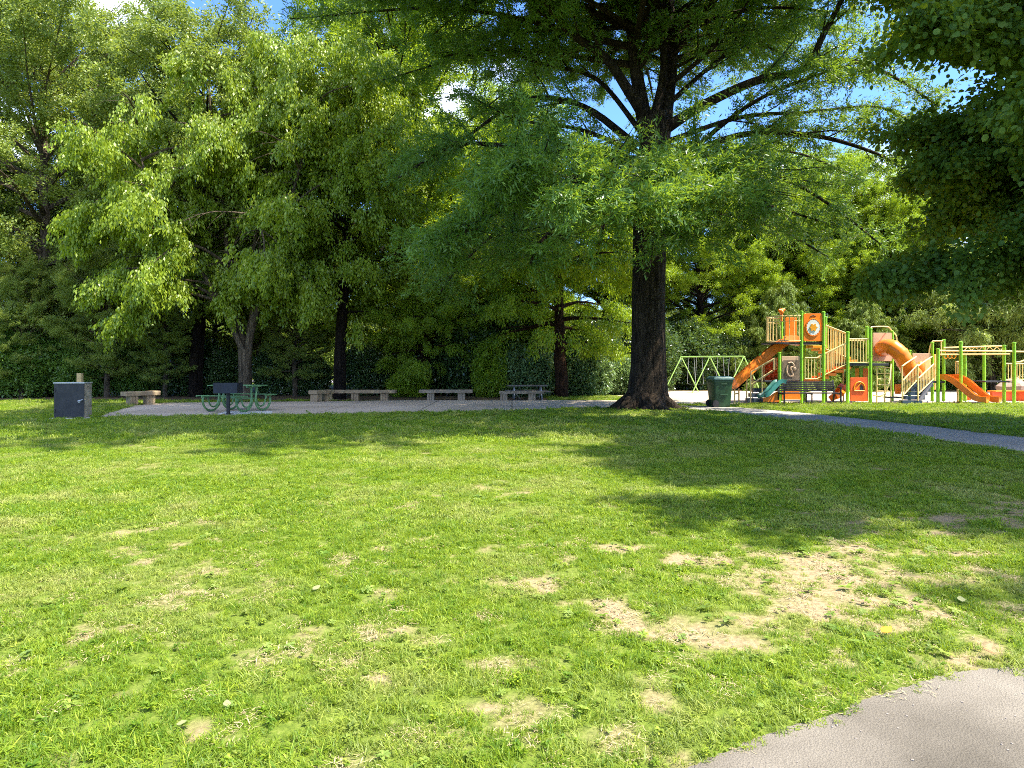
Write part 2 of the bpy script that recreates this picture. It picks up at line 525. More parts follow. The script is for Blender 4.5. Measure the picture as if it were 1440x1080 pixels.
def paving(name, c0, c1, c2, sc, fine, bump=0.6, grid=None):
    m, t, out = mat(name)
    tcx = nd(t, 'ShaderNodeTexCoord')
    n1 = nd(t, 'ShaderNodeTexNoise'); n1.inputs['Scale'].default_value = sc; n1.inputs['Detail'].default_value = 6
    n2 = nd(t, 'ShaderNodeTexNoise'); n2.inputs['Scale'].default_value = fine; n2.inputs['Detail'].default_value = 3; n2.inputs['Roughness'].default_value = 0.8
    vo = nd(t, 'ShaderNodeTexVoronoi'); vo.inputs['Scale'].default_value = fine * 1.1
    for n in (n1, n2, vo): t.links.new(tcx.outputs['Object'], n.inputs['Vector'])
    base = rampn(t, n1.outputs[0], [(0.3, c0), (0.52, c1), (0.72, c2)])
    sp = rampn(t, n2.outputs[0], [(0.3, (0.55, 0.54, 0.52)), (0.5, (0.95, 0.95, 0.95)), (0.7, (1.2, 1.19, 1.16))])
    mm = nd(t, 'ShaderNodeMix', data_type='RGBA', blend_type='MULTIPLY'); mm.inputs[0].default_value = 0.85
    t.links.new(base, mm.inputs[6]); t.links.new(sp, mm.inputs[7])
    last = mm.outputs[2]
    if grid:
        bk = nd(t, 'ShaderNodeTexBrick')
        bk.offset = 0
        bk.inputs['Scale'].default_value = 1.0
        bk.inputs['Brick Width'].default_value = grid
        bk.inputs['Row Height'].default_value = grid
        bk.inputs['Mortar Size'].default_value = 0.02
        for q, c in (('Color1', (1, 1, 1, 1)), ('Color2', (0.9, 0.9, 0.89, 1)), ('Mortar', (0.35, 0.33, 0.3, 1))): bk.inputs[q].default_value = c
        t.links.new(tcx.outputs['Object'], bk.inputs['Vector'])
        m2 = nd(t, 'ShaderNodeMix', data_type='RGBA', blend_type='MULTIPLY'); m2.inputs[0].default_value = 1
        t.links.new(last, m2.inputs[6]); t.links.new(bk.outputs[0], m2.inputs[7])
        last = m2.outputs[2]
    b = nd(t, 'ShaderNodeBsdfPrincipled')
    b.inputs['Roughness'].default_value = 0.9
    b.inputs['Specular IOR Level'].default_value = 0.2
    t.links.new(last, b.inputs['Base Color'])
    bp = nd(t, 'ShaderNodeBump'); bp.inputs['Strength'].default_value = bump; bp.inputs['Distance'].default_value = 0.008
    t.links.new(vo.outputs[0], bp.inputs['Height']); t.links.new(bp.outputs[0], b.inputs['Normal'])
    t.links.new(b.outputs[0], out.inputs[0])
    return m
M['asphalt_near'] = paving('worn_tan_asphalt', (0.105, 0.091, 0.069), (0.165, 0.144, 0.112), (0.23, 0.203, 0.16), 1.4, 120, 0.5)
M['asphalt'] = paving('grey_asphalt', (0.29, 0.265, 0.225), (0.36, 0.33, 0.28), (0.44, 0.40, 0.34), 0.6, 30)
M['plaza'] = paving('tan_concrete', (0.42, 0.34, 0.25), (0.51, 0.42, 0.32), (0.58, 0.485, 0.375), 0.35, 14, 0.3, 3.0)
M['fiber'] = paving('pale_wood_fibre', (0.42, 0.33, 0.235), (0.54, 0.44, 0.33), (0.64, 0.55, 0.43), 0.5, 18, 1.0)
M['mulch'] = paving('brown_litter', (0.10, 0.065, 0.035), (0.17, 0.115, 0.065), (0.26, 0.18, 0.10), 0.8, 14, 1.0)
M['road'] = paving('far_road', (0.30, 0.28, 0.28), (0.38, 0.35, 0.34), (0.42, 0.39, 0.37), 0.3, 8, 0.2)

def jag(pts, step, amp, seed):                 # an edge line with small irregular wear
    rng = np.random.default_rng(seed)
    out = []
    for a, b in zip(pts[:-1], pts[1:]):
        a = Vector((a[0], a[1], 0)); b = Vector((b[0], b[1], 0))
        n = max(1, int((b - a).length / step))
        nrm = Vector((-(b - a).y, (b - a).x, 0)).normalized()
        for i in range(n):
            out.append(a + (b - a) * (i / n) + nrm * rng.normal(0, amp))
    out.append(Vector((pts[-1][0], pts[-1][1], 0)))
    return out
def sheet(name, pts, z, mt, **kw):
    me = bpy.data.meshes.new(name)
    bm = bmesh.new()
    vs_ = [bm.verts.new((p[0], p[1], z)) for p in pts]
    f = bm.faces.new(vs_)
    bmesh.ops.triangulate(bm, faces=[f])
    bmesh.ops.recalc_face_normals(bm, faces=bm.faces)
    if sum(f.normal.z for f in bm.faces) < 0:
        bmesh.ops.reverse_faces(bm, faces=bm.faces)
    bm.to_mesh(me); bm.free()
    me.materials.append(mt)
    o = bpy.data.objects.new(name, me)
    C.objects.link(o)
    return meta(o, kind='structure', **kw)
edge = jag(FPATH, 0.025, 0.006, 3)
sheet('near_path', edge + [Vector((p[0] + 1.15, p[1] - 2.4, 0)) for p in reversed(FPATH)], 0.008, M['asphalt_near'])
sheet('path', jag(MP_NEAR, 0.25, 0.03, 4) + list(reversed(jag(MP_FAR, 0.25, 0.03, 5))), 0.012, M['asphalt'])
sheet('plaza', jag(PLZ_F, 0.3, 0.02, 6) + list(reversed(PLZ_B)), 0.008, M['plaza'])
sheet('playground_surface', jag(PLAY[:4], 0.3, 0.03, 8) + PLAY[4:], 0.004, M['fiber'])
sheet('leaf_litter_bed', [Vector(p) for p in ((-34, 28.3, 0), (-12, 28.0, 0), (1.5, 28.0, 0), (1.8, 29.2, 0), (4.5, 33, 0), (4.5, 44, 0), (-36, 44, 0))], 0.004, M['mulch'])
sheet('litter_bed', [Vector(p) for p in ((5.2, 37.3, 0), (35, 36.3, 0), (37, 47, 0), (5, 47, 0))], 0.004, M['mulch'])
sheet('road', [Vector(p) for p in ((-90, 52, 0), (90, 52, 0), (90, 60, 0), (-90, 60, 0))], 0.006, M['road'])

def in_poly(x, y, poly):
    r = np.zeros(len(x), bool)
    j = len(poly) - 1
    for i in range(len(poly)):
        xi, yi, xj, yj = poly[i][0], poly[i][1], poly[j][0], poly[j][1]
        c = ((yi > y) != (yj > y)) & (x < (xj - xi) * (y - yi) / (yj - yi + 1e-12) + xi)
        r ^= c
        j = i
    return r
P_MID = MP_NEAR + list(reversed(MP_FAR))
P_PLZ = PLZ_F + list(reversed(PLZ_B))
def paved(x, y):
    return in_poly(x, y, P_MID) | in_poly(x, y, P_PLZ) | in_poly(x, y, PLAY)

# ------------------------------------------------------------------ grass: instanced tufts (stuff)
def blade_tuft(name, n, rad, h, w, seed, lean=0.5, flat=False):
    rng = np.random.default_rng(seed)
    V = []; Fq = []; vv = []
    for i in range(n):
        a = rng.random() * 2 * PI; r = rad * math.sqrt(rng.random())
        bx, by = r * math.cos(a), r * math.sin(a)
        hh = h * (0.45 + 0.65 * rng.random())
        d = rng.random() * 2 * PI
        ln = hh * lean * (0.2 + rng.random() * 1.3)
        ww = w * (0.7 + 0.6 * rng.random())
        sx, sy = -math.sin(d) * ww / 2, math.cos(d) * ww / 2
        tw = rng.normal(0, 0.5)
        sx, sy = sx * math.cos(tw) - sy * math.sin(tw), sx * math.sin(tw) + sy * math.cos(tw)
        b0 = len(V)
        for k, (u, q) in enumerate(((0, 0.8), (0.4, 1), (0.75, 0.7), (1.0, 0.08))):
            z = hh * (u - 0.35 * (ln / max(hh, 1e-3)) * u * u) if not flat else 0.004 + 0.01 * rng.random()
            cx_, cy_ = bx + math.cos(d) * ln * u * u, by + math.sin(d) * ln * u * u
            if flat:
                cx_, cy_ = bx + math.cos(d) * hh * u, by + math.sin(d) * hh * u
            V.append((cx_ - sx * q, cy_ - sy * q, max(z, 0.0)))
            V.append((cx_ + sx * q, cy_ + sy * q, max(z, 0.0)))
        for k in range(3):
            Fq.append((b0 + 2 * k, b0 + 2 * k + 1, b0 + 2 * k + 3, b0 + 2 * k + 2))
            vv.append(0)
        val = rng.random()
        vv[-3:] = [val] * 3
    return fast_mesh(name, np.array(V), np.array(Fq), np.array(vv))
def grass_mat(name, dark, light, dry, trans, tmix):
    m, t, out = mat(name)
    at = nd(t, 'ShaderNodeAttribute', attribute_name='v')
    oi = nd(t, 'ShaderNodeAttribute', attribute_name='tint', attribute_type='INSTANCER')
    r1 = nd(t, 'ShaderNodeMix', data_type='RGBA')
    r1.inputs[6].default_value = (*dark, 1); r1.inputs[7].default_value = (*light, 1)
    t.links.new(at.outputs['Fac'], r1.inputs[0])
    r2 = nd(t, 'ShaderNodeMix', data_type='RGBA')
    r2.inputs[7].default_value = (*dry, 1)
    ri = nd(t, 'ShaderNodeObjectInfo')
    mv = nd(t, 'ShaderNodeMapRange'); mv.inputs[3].default_value = 0.62; mv.inputs[4].default_value = 1.22
    t.links.new(ri.outputs['Random'], mv.inputs[0])
    hs = nd(t, 'ShaderNodeHueSaturation')
    t.links.new(mv.outputs[0], hs.inputs['Value']); t.links.new(r1.outputs[2], hs.inputs['Color'])
    mh = nd(t, 'ShaderNodeMapRange'); mh.inputs[3].default_value = 0.525; mh.inputs[4].default_value = 0.485
    t.links.new(ri.outputs['Random'], mh.inputs[0]); t.links.new(mh.outputs[0], hs.inputs['Hue'])
    t.links.new(oi.outputs['Fac'], r2.inputs[0]); t.links.new(hs.outputs[0], r2.inputs[6])
    b = nd(t, 'ShaderNodeBsdfPrincipled')
    b.inputs['Roughness'].default_value = 0.5
    b.inputs['Specular IOR Level'].default_value = 0.3
    t.links.new(r2.outputs[2], b.inputs['Base Color'])
    tr = nd(t, 'ShaderNodeBsdfTranslucent')
    r3 = nd(t, 'ShaderNodeMix', data_type='RGBA')
    r3.inputs[6].default_value = (*trans, 1); r3.inputs[7].default_value = (*dry, 1)
    t.links.new(oi.outputs['Fac'], r3.inputs[0])
    t.links.new(r3.outputs[2], tr.inputs[0])
    ms = nd(t, 'ShaderNodeMixShader'); ms.inputs[0].default_value = tmix
    t.links.new(b.outputs[0], ms.inputs[1]); t.links.new(tr.outputs[0], ms.inputs[2])
    t.links.new(ms.outputs[0], out.inputs[0])
    return m
GM = grass_mat('grass_blade', (0.09, 0.18, 0.010), (0.29, 0.375, 0.032), (0.48, 0.45, 0.16), (0.39, 0.52, 0.022), 0.42)
STRAW = paint('dry_straw', (0.42, 0.33, 0.17), 0.9, var=0.2)
WEED = grass_mat('weed_leaf', (0.12, 0.21, 0.022), (0.26, 0.36, 0.05), (0.36, 0.40, 0.14), (0.36, 0.48, 0.03), 0.36)

def source_collection(name, meshes, mt):
    c = bpy.data.collections.new(name)
    for i, me in enumerate(meshes):
        me.materials.append(mt)
        o = bpy.data.objects.new('%s_%02d' % (name, i), me)
        c.objects.link(o)
    return c
def scatter(name, pts, rot, scl, tint, col, label, cat):
    me = bpy.data.meshes.new(name)
    me.vertices.add(len(pts))
    me.vertices.foreach_set('co', np.ascontiguousarray(pts, np.float32).ravel())
    for an, tp, arr in (('rot', 'FLOAT_VECTOR', rot), ('scl', 'FLOAT', scl), ('tint', 'FLOAT', tint)):
        a = me.attributes.new(an, tp, 'POINT')
        a.data.foreach_set('vector' if tp == 'FLOAT_VECTOR' else 'value', np.ascontiguousarray(arr, np.float32).ravel())
    o = bpy.data.objects.new(name, me)
    C.objects.link(o)
    g = bpy.data.node_groups.new(name, 'GeometryNodeTree')
    g.interface.new_socket('Geometry', in_out='INPUT', socket_type='NodeSocketGeometry')
    g.interface.new_socket('Geometry', in_out='OUTPUT', socket_type='NodeSocketGeometry')
    gi = g.nodes.new('NodeGroupInput'); go = g.nodes.new('NodeGroupOutput')
    ci = g.nodes.new('GeometryNodeCollectionInfo')
    ci.inputs['Collection'].default_value = col
    ci.inputs['Separate Children'].default_value = True
    ci.inputs['Reset Children'].default_value = True
    ip = g.nodes.new('GeometryNodeInstanceOnPoints')
    ip.inputs['Pick Instance'].default_value = True
    def attr(nm, tp):
        n = g.nodes.new('GeometryNodeInputNamedAttribute')
        n.data_type = tp
        n.inputs['Name'].default_value = nm
        return n.outputs['Attribute']
    g.links.new(gi.outputs[0], ip.inputs['Points'])
    g.links.new(ci.outputs[0], ip.inputs['Instance'])
    g.links.new(attr('rot', 'FLOAT_VECTOR'), ip.inputs['Rotation'])
    g.links.new(attr('scl', 'FLOAT'), ip.inputs['Scale'])
    g.links.new(ip.outputs[0], go.inputs[0])
    md = o.modifiers.new('tufts', 'NODES')
    md.node_group = g
    return meta(o, label, cat, kind='stuff')

rg = np.random.default_rng(11)
def frustum_points(y0, y1, dens, margin=1.6):
    hw = 0.80 * y1 + margin
    n = int(dens * (y1 - y0) * 2 * hw)
    x = rg.uniform(-hw, hw, n); y = rg.uniform(y0, y1, n)
    k = np.abs(x) < 0.80 * y + margin
    return x[k], y[k]
def lawn_band(name, y0, y1, dens, col, smin, smax, label):
    x, y = frustum_points(y0, y1, dens)
    b = bare_at(x, y)
    keep = ~paved(x, y) & (rg.random(len(x)) > np.clip(b * 1.0 - 0.05, 0, 0.80))
    e = fpath_y(x) + rg.normal(-0.015, 0.035, len(x)) + 0.12 * (fbm(np.stack([x, y, x * 0], 1), 3.5, 61, 3) - 0.5)
    keep &= y > e
    keep &= ~((y > 27.4) & (x < 1.6)) & ~((y > 28) & (x < 5) & (x > 1.6) & (y > 30.5))
    x, y, b = x[keep], y[keep], b[keep]
    Pt = np.stack([x, y, np.zeros_like(x)], 1)
    n1 = fbm(Pt, 0.8, 31, 3); n2 = fbm(Pt, 0.25, 77, 2)
    s = (smin + (smax - smin) * rg.random(len(x))) * (0.72 + 0.6 * n1) * (1 - 0.55 * b)
    # scuffed, thinner near the worn strip
    tint = np.clip((fbm(Pt, 1.7, 51, 3) - 0.5) * 1.5 + 0.08 + 0.35 * b + rg.normal(0, 0.13, len(x)), 0, 1) * 0.8
    tint = np.clip(tint * (0.6 + 0.9 * n2), 0, 0.9)
    rot = np.stack([rg.normal(0, 0.2, len(x)), rg.normal(0, 0.2, len(x)), rg.random(len(x)) * 2 * PI], 1)
    return scatter(name, Pt, rot, s, tint, col, label, 'grass')
def rosette(name, n, L, w, seed, lift=0.35):
    rng = np.random.default_rng(seed)
    V = []; Fq = []; vv = []
    for i in range(n):
        a = 2 * PI * i / n + rng.normal(0, 0.3)
        l = L * (0.6 + 0.5 * rng.random()); ww = w * (0.7 + 0.5 * rng.random())
        d = np.array([math.cos(a), math.sin(a), 0]); s = np.array([-math.sin(a), math.cos(a), 0])
        lf = lift * (0.4 + rng.random())
        b0 = len(V)
        for u, q in ((0, 0.12), (0.3, 0.7), (0.6, 1.0), (0.85, 0.75), (1.0, 0.1)):
            z = 0.008 + l * lf * (u - 0.75 * u * u) + 0.02 * lf
            c = d * l * u + np.array([0, 0, z])
            V.append(c - s * ww / 2 * q + np.array([0, 0, 0.12 * ww * q])); V.append(c); V.append(c + s * ww / 2 * q + np.array([0, 0, 0.12 * ww * q]))
        val = rng.random()
        for k in range(4):
            for j in range(2):
                Fq.append((b0 + 3 * k + j, b0 + 3 * k + j + 1, b0 + 3 * k + 4 + j, b0 + 3 * k + 3 + j)); vv.append(val)
    return fast_mesh(name, np.array(V), np.array(Fq), np.array(vv))
near_c = source_collection('grass_near', [blade_tuft('tuft', 48, 0.06, 0.044, 0.0042, 100 + i, 1.0) for i in range(7)] +
                           [blade_tuft('tuft', 26, 0.05, 0.07, 0.0042, 120 + i, 0.7) for i in range(1)] + [rosette('tuft', 20, 0.026, 0.011, 130 + i, 0.9) for i in range(1)], GM)
mid_c = source_collection('grass_mid', [blade_tuft('tuft', 64, 0.10, 0.048, 0.0075, 140 + i, 0.95) for i in range(6)], GM)
far_c = source_collection('grass_far', [blade_tuft('tuft', 90, 0.22, 0.068, 0.014, 160 + i, 0.7) for i in range(5)], GM)
lawn_band('grass', 1.3, 6.2, 420, near_c, 0.55, 1.15, 'short lawn grass in the foreground with worn thin places')
lawn_band('grass', 6.2, 13.0, 150, mid_c, 0.6, 1.15, 'mown lawn grass across the middle of the park')
lawn_band('grass', 13.0, 36, 42, far_c, 0.6, 1.1, 'mown lawn grass farther back around the paths and plaza')

weed_c = source_collection('broadleaf_weed', [rosette('weed', 9, 0.085, 0.034, 1), rosette('weed', 7, 0.07, 0.045, 2), rosette('weed', 12, 0.06, 0.022, 3, 0.7), rosette('weed', 14, 0.05, 0.03, 4, 0.9)], WEED)
x, y = frustum_points(1.8, 8.5, 120, 0.8)
b = bare_at(x, y)
g = fbm(np.stack([x, y, x * 0], 1), 0.8, 91, 3)
right = np.clip((x - 0.0) / 2.5, 0, 1) * np.clip((7.5 - y) / 2, 0, 1)
near_patch = np.clip(bare_at(x + 0.12, y + 0.1) + bare_at(x - 0.12, y - 0.1), 0, 1)
prob = 0.03 + 0.24 * near_patch + 0.26 * right * (g > 0.42) + 0.10 * (g > 0.58)
k = (rg.random(len(x)) < prob) & (y > fpath_y(x) + 0.04)
x, y = x[k], y[k]
scatter('broadleaf_weeds', np.stack([x, y, x * 0 + 0.012], 1), np.stack([rg.normal(0, .15, len(x)), rg.normal(0, .15, len(x)), rg.random(len(x)) * 6.28], 1),
        0.24 + 0.52 * rg.random(len(x)) ** 2.5, rg.random(len(x)) * 0.4, weed_c, 'broadleaf weeds and plantain growing in the thin lawn', 'weeds')
straw_c = source_collection('straw', [blade_tuft('straw', 26, 0.09, 0.05, 0.0035, 200 + i, 0.4, True) for i in range(4)], STRAW)
x, y = frustum_points(1.6, 7.5, 90, 0.6)
b = bare_at(x, y)
k = (rg.random(len(x)) < 0.12 + 0.75 * b) & (y > fpath_y(x) - 0.03)
x, y = x[k], y[k]
scatter('dry_clippings', np.stack([x, y, x * 0 + 0.006], 1), np.stack([x * 0, x * 0, rg.random(len(x)) * 6.28], 1), 0.5 + 0.8 * rg.random(len(x)), x * 0, straw_c, 'dry straw coloured clippings lying on the bare soil', 'clippings')
def pebble(seed):
    rng = random.Random(seed)
    m_ = MB()
    ph = [rng.random() * 6 for _ in range(4)]
    m_.ball((0, 0, 0.3), 1, 0.8, 0.5, 8, 5, lambda d: 1 + 0.2 * math.sin(3 * d.x + ph[0]) + 0.18 * math.sin(4 * d.y + ph[1]))
    me = bpy.data.meshes.new('pebble')
    me.from_pydata(m_.v, [], m_.f)
    return me
peb_c = source_collection('pebble', [pebble(i) for i in range(4)], paint('grit', (0.34, 0.29, 0.23), 0.9, scale=3, col2=(0.14, 0.12, 0.10)))
n = 5200
x = rg.uniform(-1, 5.5, n); y = rg.uniform(1.5, 4.9, n)
e = fpath_y(x)
k = ((y < e + 0.02) & (rg.random(n) < 0.75)) | ((bare_at(x, y) > 0.5) & (rg.random(n) < 0.4))
x, y = x[k], y[k]
scatter('loose_grit', np.stack([x, y, x * 0 + 0.008], 1), np.stack([x * 0, x * 0, rg.random(len(x)) * 6.28], 1), 0.0015 + 0.005 * rg.random(len(x)) ** 4, x * 0, peb_c, 'loose grit and small pebbles on the worn near path', 'grit')

# ------------------------------------------------------------------ trees
TEMPL = {
    'diamond': (np.array([(0, 0, 0), (0.45, 0.5, 0.1), (1, 0, -0.05), (0.45, -0.5, 0.1)]), np.array([(0, 1, 2, 3)])),
    'fold': (np.array([(0, 0, 0), (0.18, 0.42, 0.10), (0.62, 0.44, 0.08), (1, 0, -0.14), (0.62, -0.44, 0.08), (0.18, -0.42, 0.10), (0.45, 0, -0.03)]),
             np.array([(0, 1, 2, 6), (6, 2, 3, 4), (0, 6, 4, 5)])),
}
def unit(a):
    return a / np.maximum(np.linalg.norm(a, axis=1, keepdims=True), 1e-9)
KMUL, SMUL = 2.2, 1.25
def leaf_cloud(sp, k, size, asp, rng, spread=0.05, droop=0.2, rnd=0.8, up=0.5, tmpl='diamond', cull=None, along=1.0):
    """leaves for sprays sp = (base, dir, length) arrays"""
    B, D, L = sp
    if cull:
        sc, th, seed = cull
        q = fbm(B, sc, seed, 2)
        kk = q > th
        B, D, L = B[kk], D[kk], L[kk]
    n = len(B)
    k = int(k * KMUL); size *= SMUL; spread *= 1.35; up *= 0.6
    rep = np.repeat(np.arange(n), k)
    N = len(rep)
    u = rng.random(N)
    pos = B[rep] + D[rep] * (L[rep] * u)[:, None] + rng.normal(0, spread, (N, 3))
    ax = unit(D[rep] * along + rng.normal(0, rnd, (N, 3)) + np.array([0, 0, -droop]))
    nn = rng.normal(0, 1 - up * 0.6, (N, 3)) + np.array([0, 0, up * 1.4])
    sd_ = unit(np.cross(ax, nn))
    nn = np.cross(sd_, ax)
    s = size * rng.uniform(0.65, 1.25, N)
    T, Fc = TEMPL[tmpl]
    V = pos[:, None, :] + ax[:, None, :] * (T[None, :, 0:1] * s[:, None, None]) + sd_[:, None, :] * (T[None, :, 1:2] * (s * asp)[:, None, None]) + nn[:, None, :] * (T[None, :, 2:3] * (s * asp)[:, None, None])
    m_ = len(T)
    Qd = (np.arange(N) * m_)[:, None, None] + Fc[None]
    spv = np.clip(rng.normal(0.5, 0.2, n), 0, 1)
    val = np.clip(spv[rep] * 0.55 + rng.random(N) * 0.5 - 0.02, 0, 1)
    return V.reshape(-1, 3), Qd.reshape(-1, 4), np.repeat(val, len(Fc))

def poly_at(pts, t):
    f = t * (len(pts) - 1)
    i = min(int(f), len(pts) - 2)
    return pts[i].lerp(pts[i + 1], f - i), (pts[i + 1] - pts[i]).normalized()
def grow(rng, p, d, L, bend, wob, n=6):
    """a branch line that bends (up if bend > 0) and wanders"""
    pts = [Vector(p)]
    d = Vector(d).normalized()
    for i in range(n):
        d = (d + Vector((rng.normal(0, wob), rng.normal(0, wob), rng.normal(0, wob * 0.7) + bend / n))).normalized()
        pts.append(pts[-1] + d * (L / n))
    return pts
def smooth_line(ctrl, n):
    c = [Vector(p) for p in ctrl]
    c = [c[0] * 2 - c[1]] + c + [c[-1] * 2 - c[-2]]
    out = []
    for i in range(1, len(c) - 2):
        for k in range(n):
            t = k / n
            p0, p1, p2, p3 = c[i - 1], c[i], c[i + 1], c[i + 2]
            out.append(0.5 * ((2 * p1) + (p2 - p0) * t + (2 * p0 - 5 * p1 + 4 * p2 - p3) * t * t + (3 * p1 - p0 - 3 * p2 + p3) * t ** 3))
    out.append(c[-2])
    return out

class Tree:
    def __init__(s, seed):
        s.rng = np.random.default_rng(seed)
        s.wood = MB()
        s.B = []; s.D = []; s.L = []
        s.limbs = []
    def trunk(s, pts, radii, n=14, mod=None):
        s.wood.tube(pts, radii, n, mod=mod)
        s.tr = [Vector(p) for p in pts]; s.tz = [p[2] for p in pts]; s.trr = radii
    def at_z(s, z):
        for i in range(len(s.tr) - 1):
            a, b = s.tr[i], s.tr[i + 1]
            if a.z <= z <= b.z:
                t = (z - a.z) / (b.z - a.z + 1e-9)
                return a.lerp(b, t), s.trr[i] + (s.trr[i + 1] - s.trr[i]) * t
        return s.tr[-1].copy(), s.trr[-1]
    def limb(s, pts, r0, r1=0.02, n=7):
        m_ = len(pts)
        s.wood.tube(pts, [r0 + (r1 - r0) * (i / (m_ - 1)) ** 0.7 for i in range(m_)], n)
        s.limbs.append((pts, r0))
    def twigs(s, pts, r, gap, l2, ang, pitch, l3, gap3, bend2=0.0, droop3=0.3, t0=0.2, tube=True, tmax=1.0, flat=0.5):
        """side branches along a limb, each carrying leaf sprays"""
        rng = s.rng
        Ltot = sum((b - a).length for a, b in zip(pts[:-1], pts[1:]))
        n2 = max(3, int(1.5 * Ltot * (tmax - t0) / gap))
        side = 1
        for i in range(n2):
            t = t0 + (tmax - t0) * (i + rng.random()) / n2
            p, d = poly_at(pts, min(t, 0.999))
            side = -side
            h = Vector((d.x, d.y, 0))
            if h.length < 0.15: h = Vector((math.cos(i * 2.4), math.sin(i * 2.4), 0))
            h.normalize()
            a = side * math.radians(ang + rng.normal(0, 16))
            hd = Vector((h.x * math.cos(a) - h.y * math.sin(a), h.x * math.sin(a) + h.y * math.cos(a), 0))
            if abs(d.z) > 0.75:
                aa = rng.random() * 2 * PI
                hd = Vector((math.cos(aa), math.sin(aa), 0))
            dd = (hd + Vector((0, 0, pitch + rng.normal(0, flat * 0.5) + d.z * 0.4))).normalized()
            L2 = l2 * (0.35 + 0.85 * (1 - t) ** 0.6) * (0.7 + 0.6 * rng.random())
            q = grow(rng, p, dd, L2, bend2, 0.12, 4)
            if tube:
                rb = max(0.010, r * (1 - t) * 0.4)
                s.wood.tube(q, [rb, rb * 0.8, rb * 0.6, rb * 0.4, 0.004], 4, cap=False)
            s.sprays(q, l3, gap3, droop3)
        s.sprays(pts[len(pts) * 2 // 3:], l3, gap3, droop3)
    def sprays(s, q, l3, gap3, droop3):
        rng = s.rng
        L = sum((b - a).length for a, b in zip(q[:-1], q[1:]))
        n = max(3, int(1.7 * L / gap3))
        for i in range(n):
            t = 0.12 + 0.88 * (i + rng.random()) / n
            p, d = poly_at(q, min(t, 0.999))
            v = d * 0.55 + Vector((rng.normal(0, 0.6), rng.normal(0, 0.6), rng.normal(0.05, 0.4) - droop3))
            s.B.append(p); s.D.append(v.normalized()); s.L.append(l3 * (0.5 + 0.8 * rng.random()))
    def arr(s):
        return (np.array([tuple(p) for p in s.B]), np.array([tuple(p) for p in s.D]), np.array(s.L))

def finish_tree(tr, name, label, cat, base, bark, leafm, leaf, group=None, wood_name='trunk'):
    base = Vector(base)
    r = thing(name, label, cat, base, 0, group)
    tr.wood.build(wood_name, bark, r, world=False, smooth=True)
    V, Qd, v = leaf
    link_mesh('crown', fast_mesh('crown', V, Qd, v), leafm, r)
    return r
def copy_tree(r, loc, rz, sc, label, szz=1.0):
    c = r.copy()
    C.objects.link(c)
    c.location = loc; c.rotation_euler = (0, 0, rz); c.scale = (sc, sc, sc * szz)
    c['label'] = label
    for ch in list(r.children):
        d = ch.copy()
        C.objects.link(d)
        d.parent = c
    return c

def broad_tree(seed, H, R, tr_r, clear, nl, leafkw, lean=(0, 0), elev=(0.55, 1.15), bend=0.1, gap=0.6, l2=1.6, l3=0.5, gap3=0.28, droop3=0.3, bend2=0.0,
               fork=None, top=1.0, shape=lambda f: math.sin(PI * min(1, 0.12 + f * 0.80)) ** 0.6, rlow=1.0, sides=10):
    """a broadleaf tree: trunk, limbs that fill an envelope, side twigs, leaf sprays (local coordinates, base at 0)"""
    T = Tree(seed)
    rng = T.rng
    n = 9
    pts = []; rad = []
    wx = wy = 0
    for i in range(n + 1):
        f = i / n
        wx += rng.normal(0, 0.08) * (i > 1); wy += rng.normal(0, 0.08) * (i > 1)
        pts.append(Vector((lean[0] * f + wx, lean[1] * f + wy, -0.15 + (H * 0.92 + 0.15) * f)))
        rad.append(tr_r * (1 - f) ** 0.8 + 0.025)
    pts.insert(1, pts[0].lerp(pts[1], 0.12)); rad.insert(1, tr_r * 1.02)
    rad[0] = tr_r * 1.45
    ph = rng.random() * 6
    T.trunk(pts, rad, sides, mod=lambda i, a: 1 + (0.16 if i == 0 else 0.05) * math.sin(4 * a + ph) + 0.03 * math.sin(9 * a))
    for i in range(nl):
        f = (i + 0.5 * rng.random()) / nl
        z = clear + (H * 0.93 - clear) * f ** 0.9
        p, r = T.at_z(z)
        az = i * 2.39996 + rng.normal(0, 0.25)
        e = elev[0] + (elev[1] - elev[0]) * f + rng.normal(0, 0.1)
        L = max(0.8, R * shape(f) * (0.82 + 0.36 * rng.random()))
        if f < 0.2: L *= rlow
        d = Vector((math.cos(az), math.sin(az), math.tan(min(e, 1.3))))
        q = grow(rng, p, d, L * (1.05 + 0.25 * e), bend, 0.09, 6)
        lr = max(0.03, min(r * 0.6, tr_r * 0.5 * (L / R)))
        T.limb(q, lr, 0.012, 6)
        T.twigs(q, lr, gap, l2, 50, 0.12, l3, gap3, bend2, droop3)
    T.twigs(T.tr[-4:], 0.05, gap * 0.6, l2 * 0.6, 50, 0.4, l3, gap3, bend2, droop3, t0=0.0)
    return T, leaf_cloud(T.arr(), rng=T.rng, **leafkw)

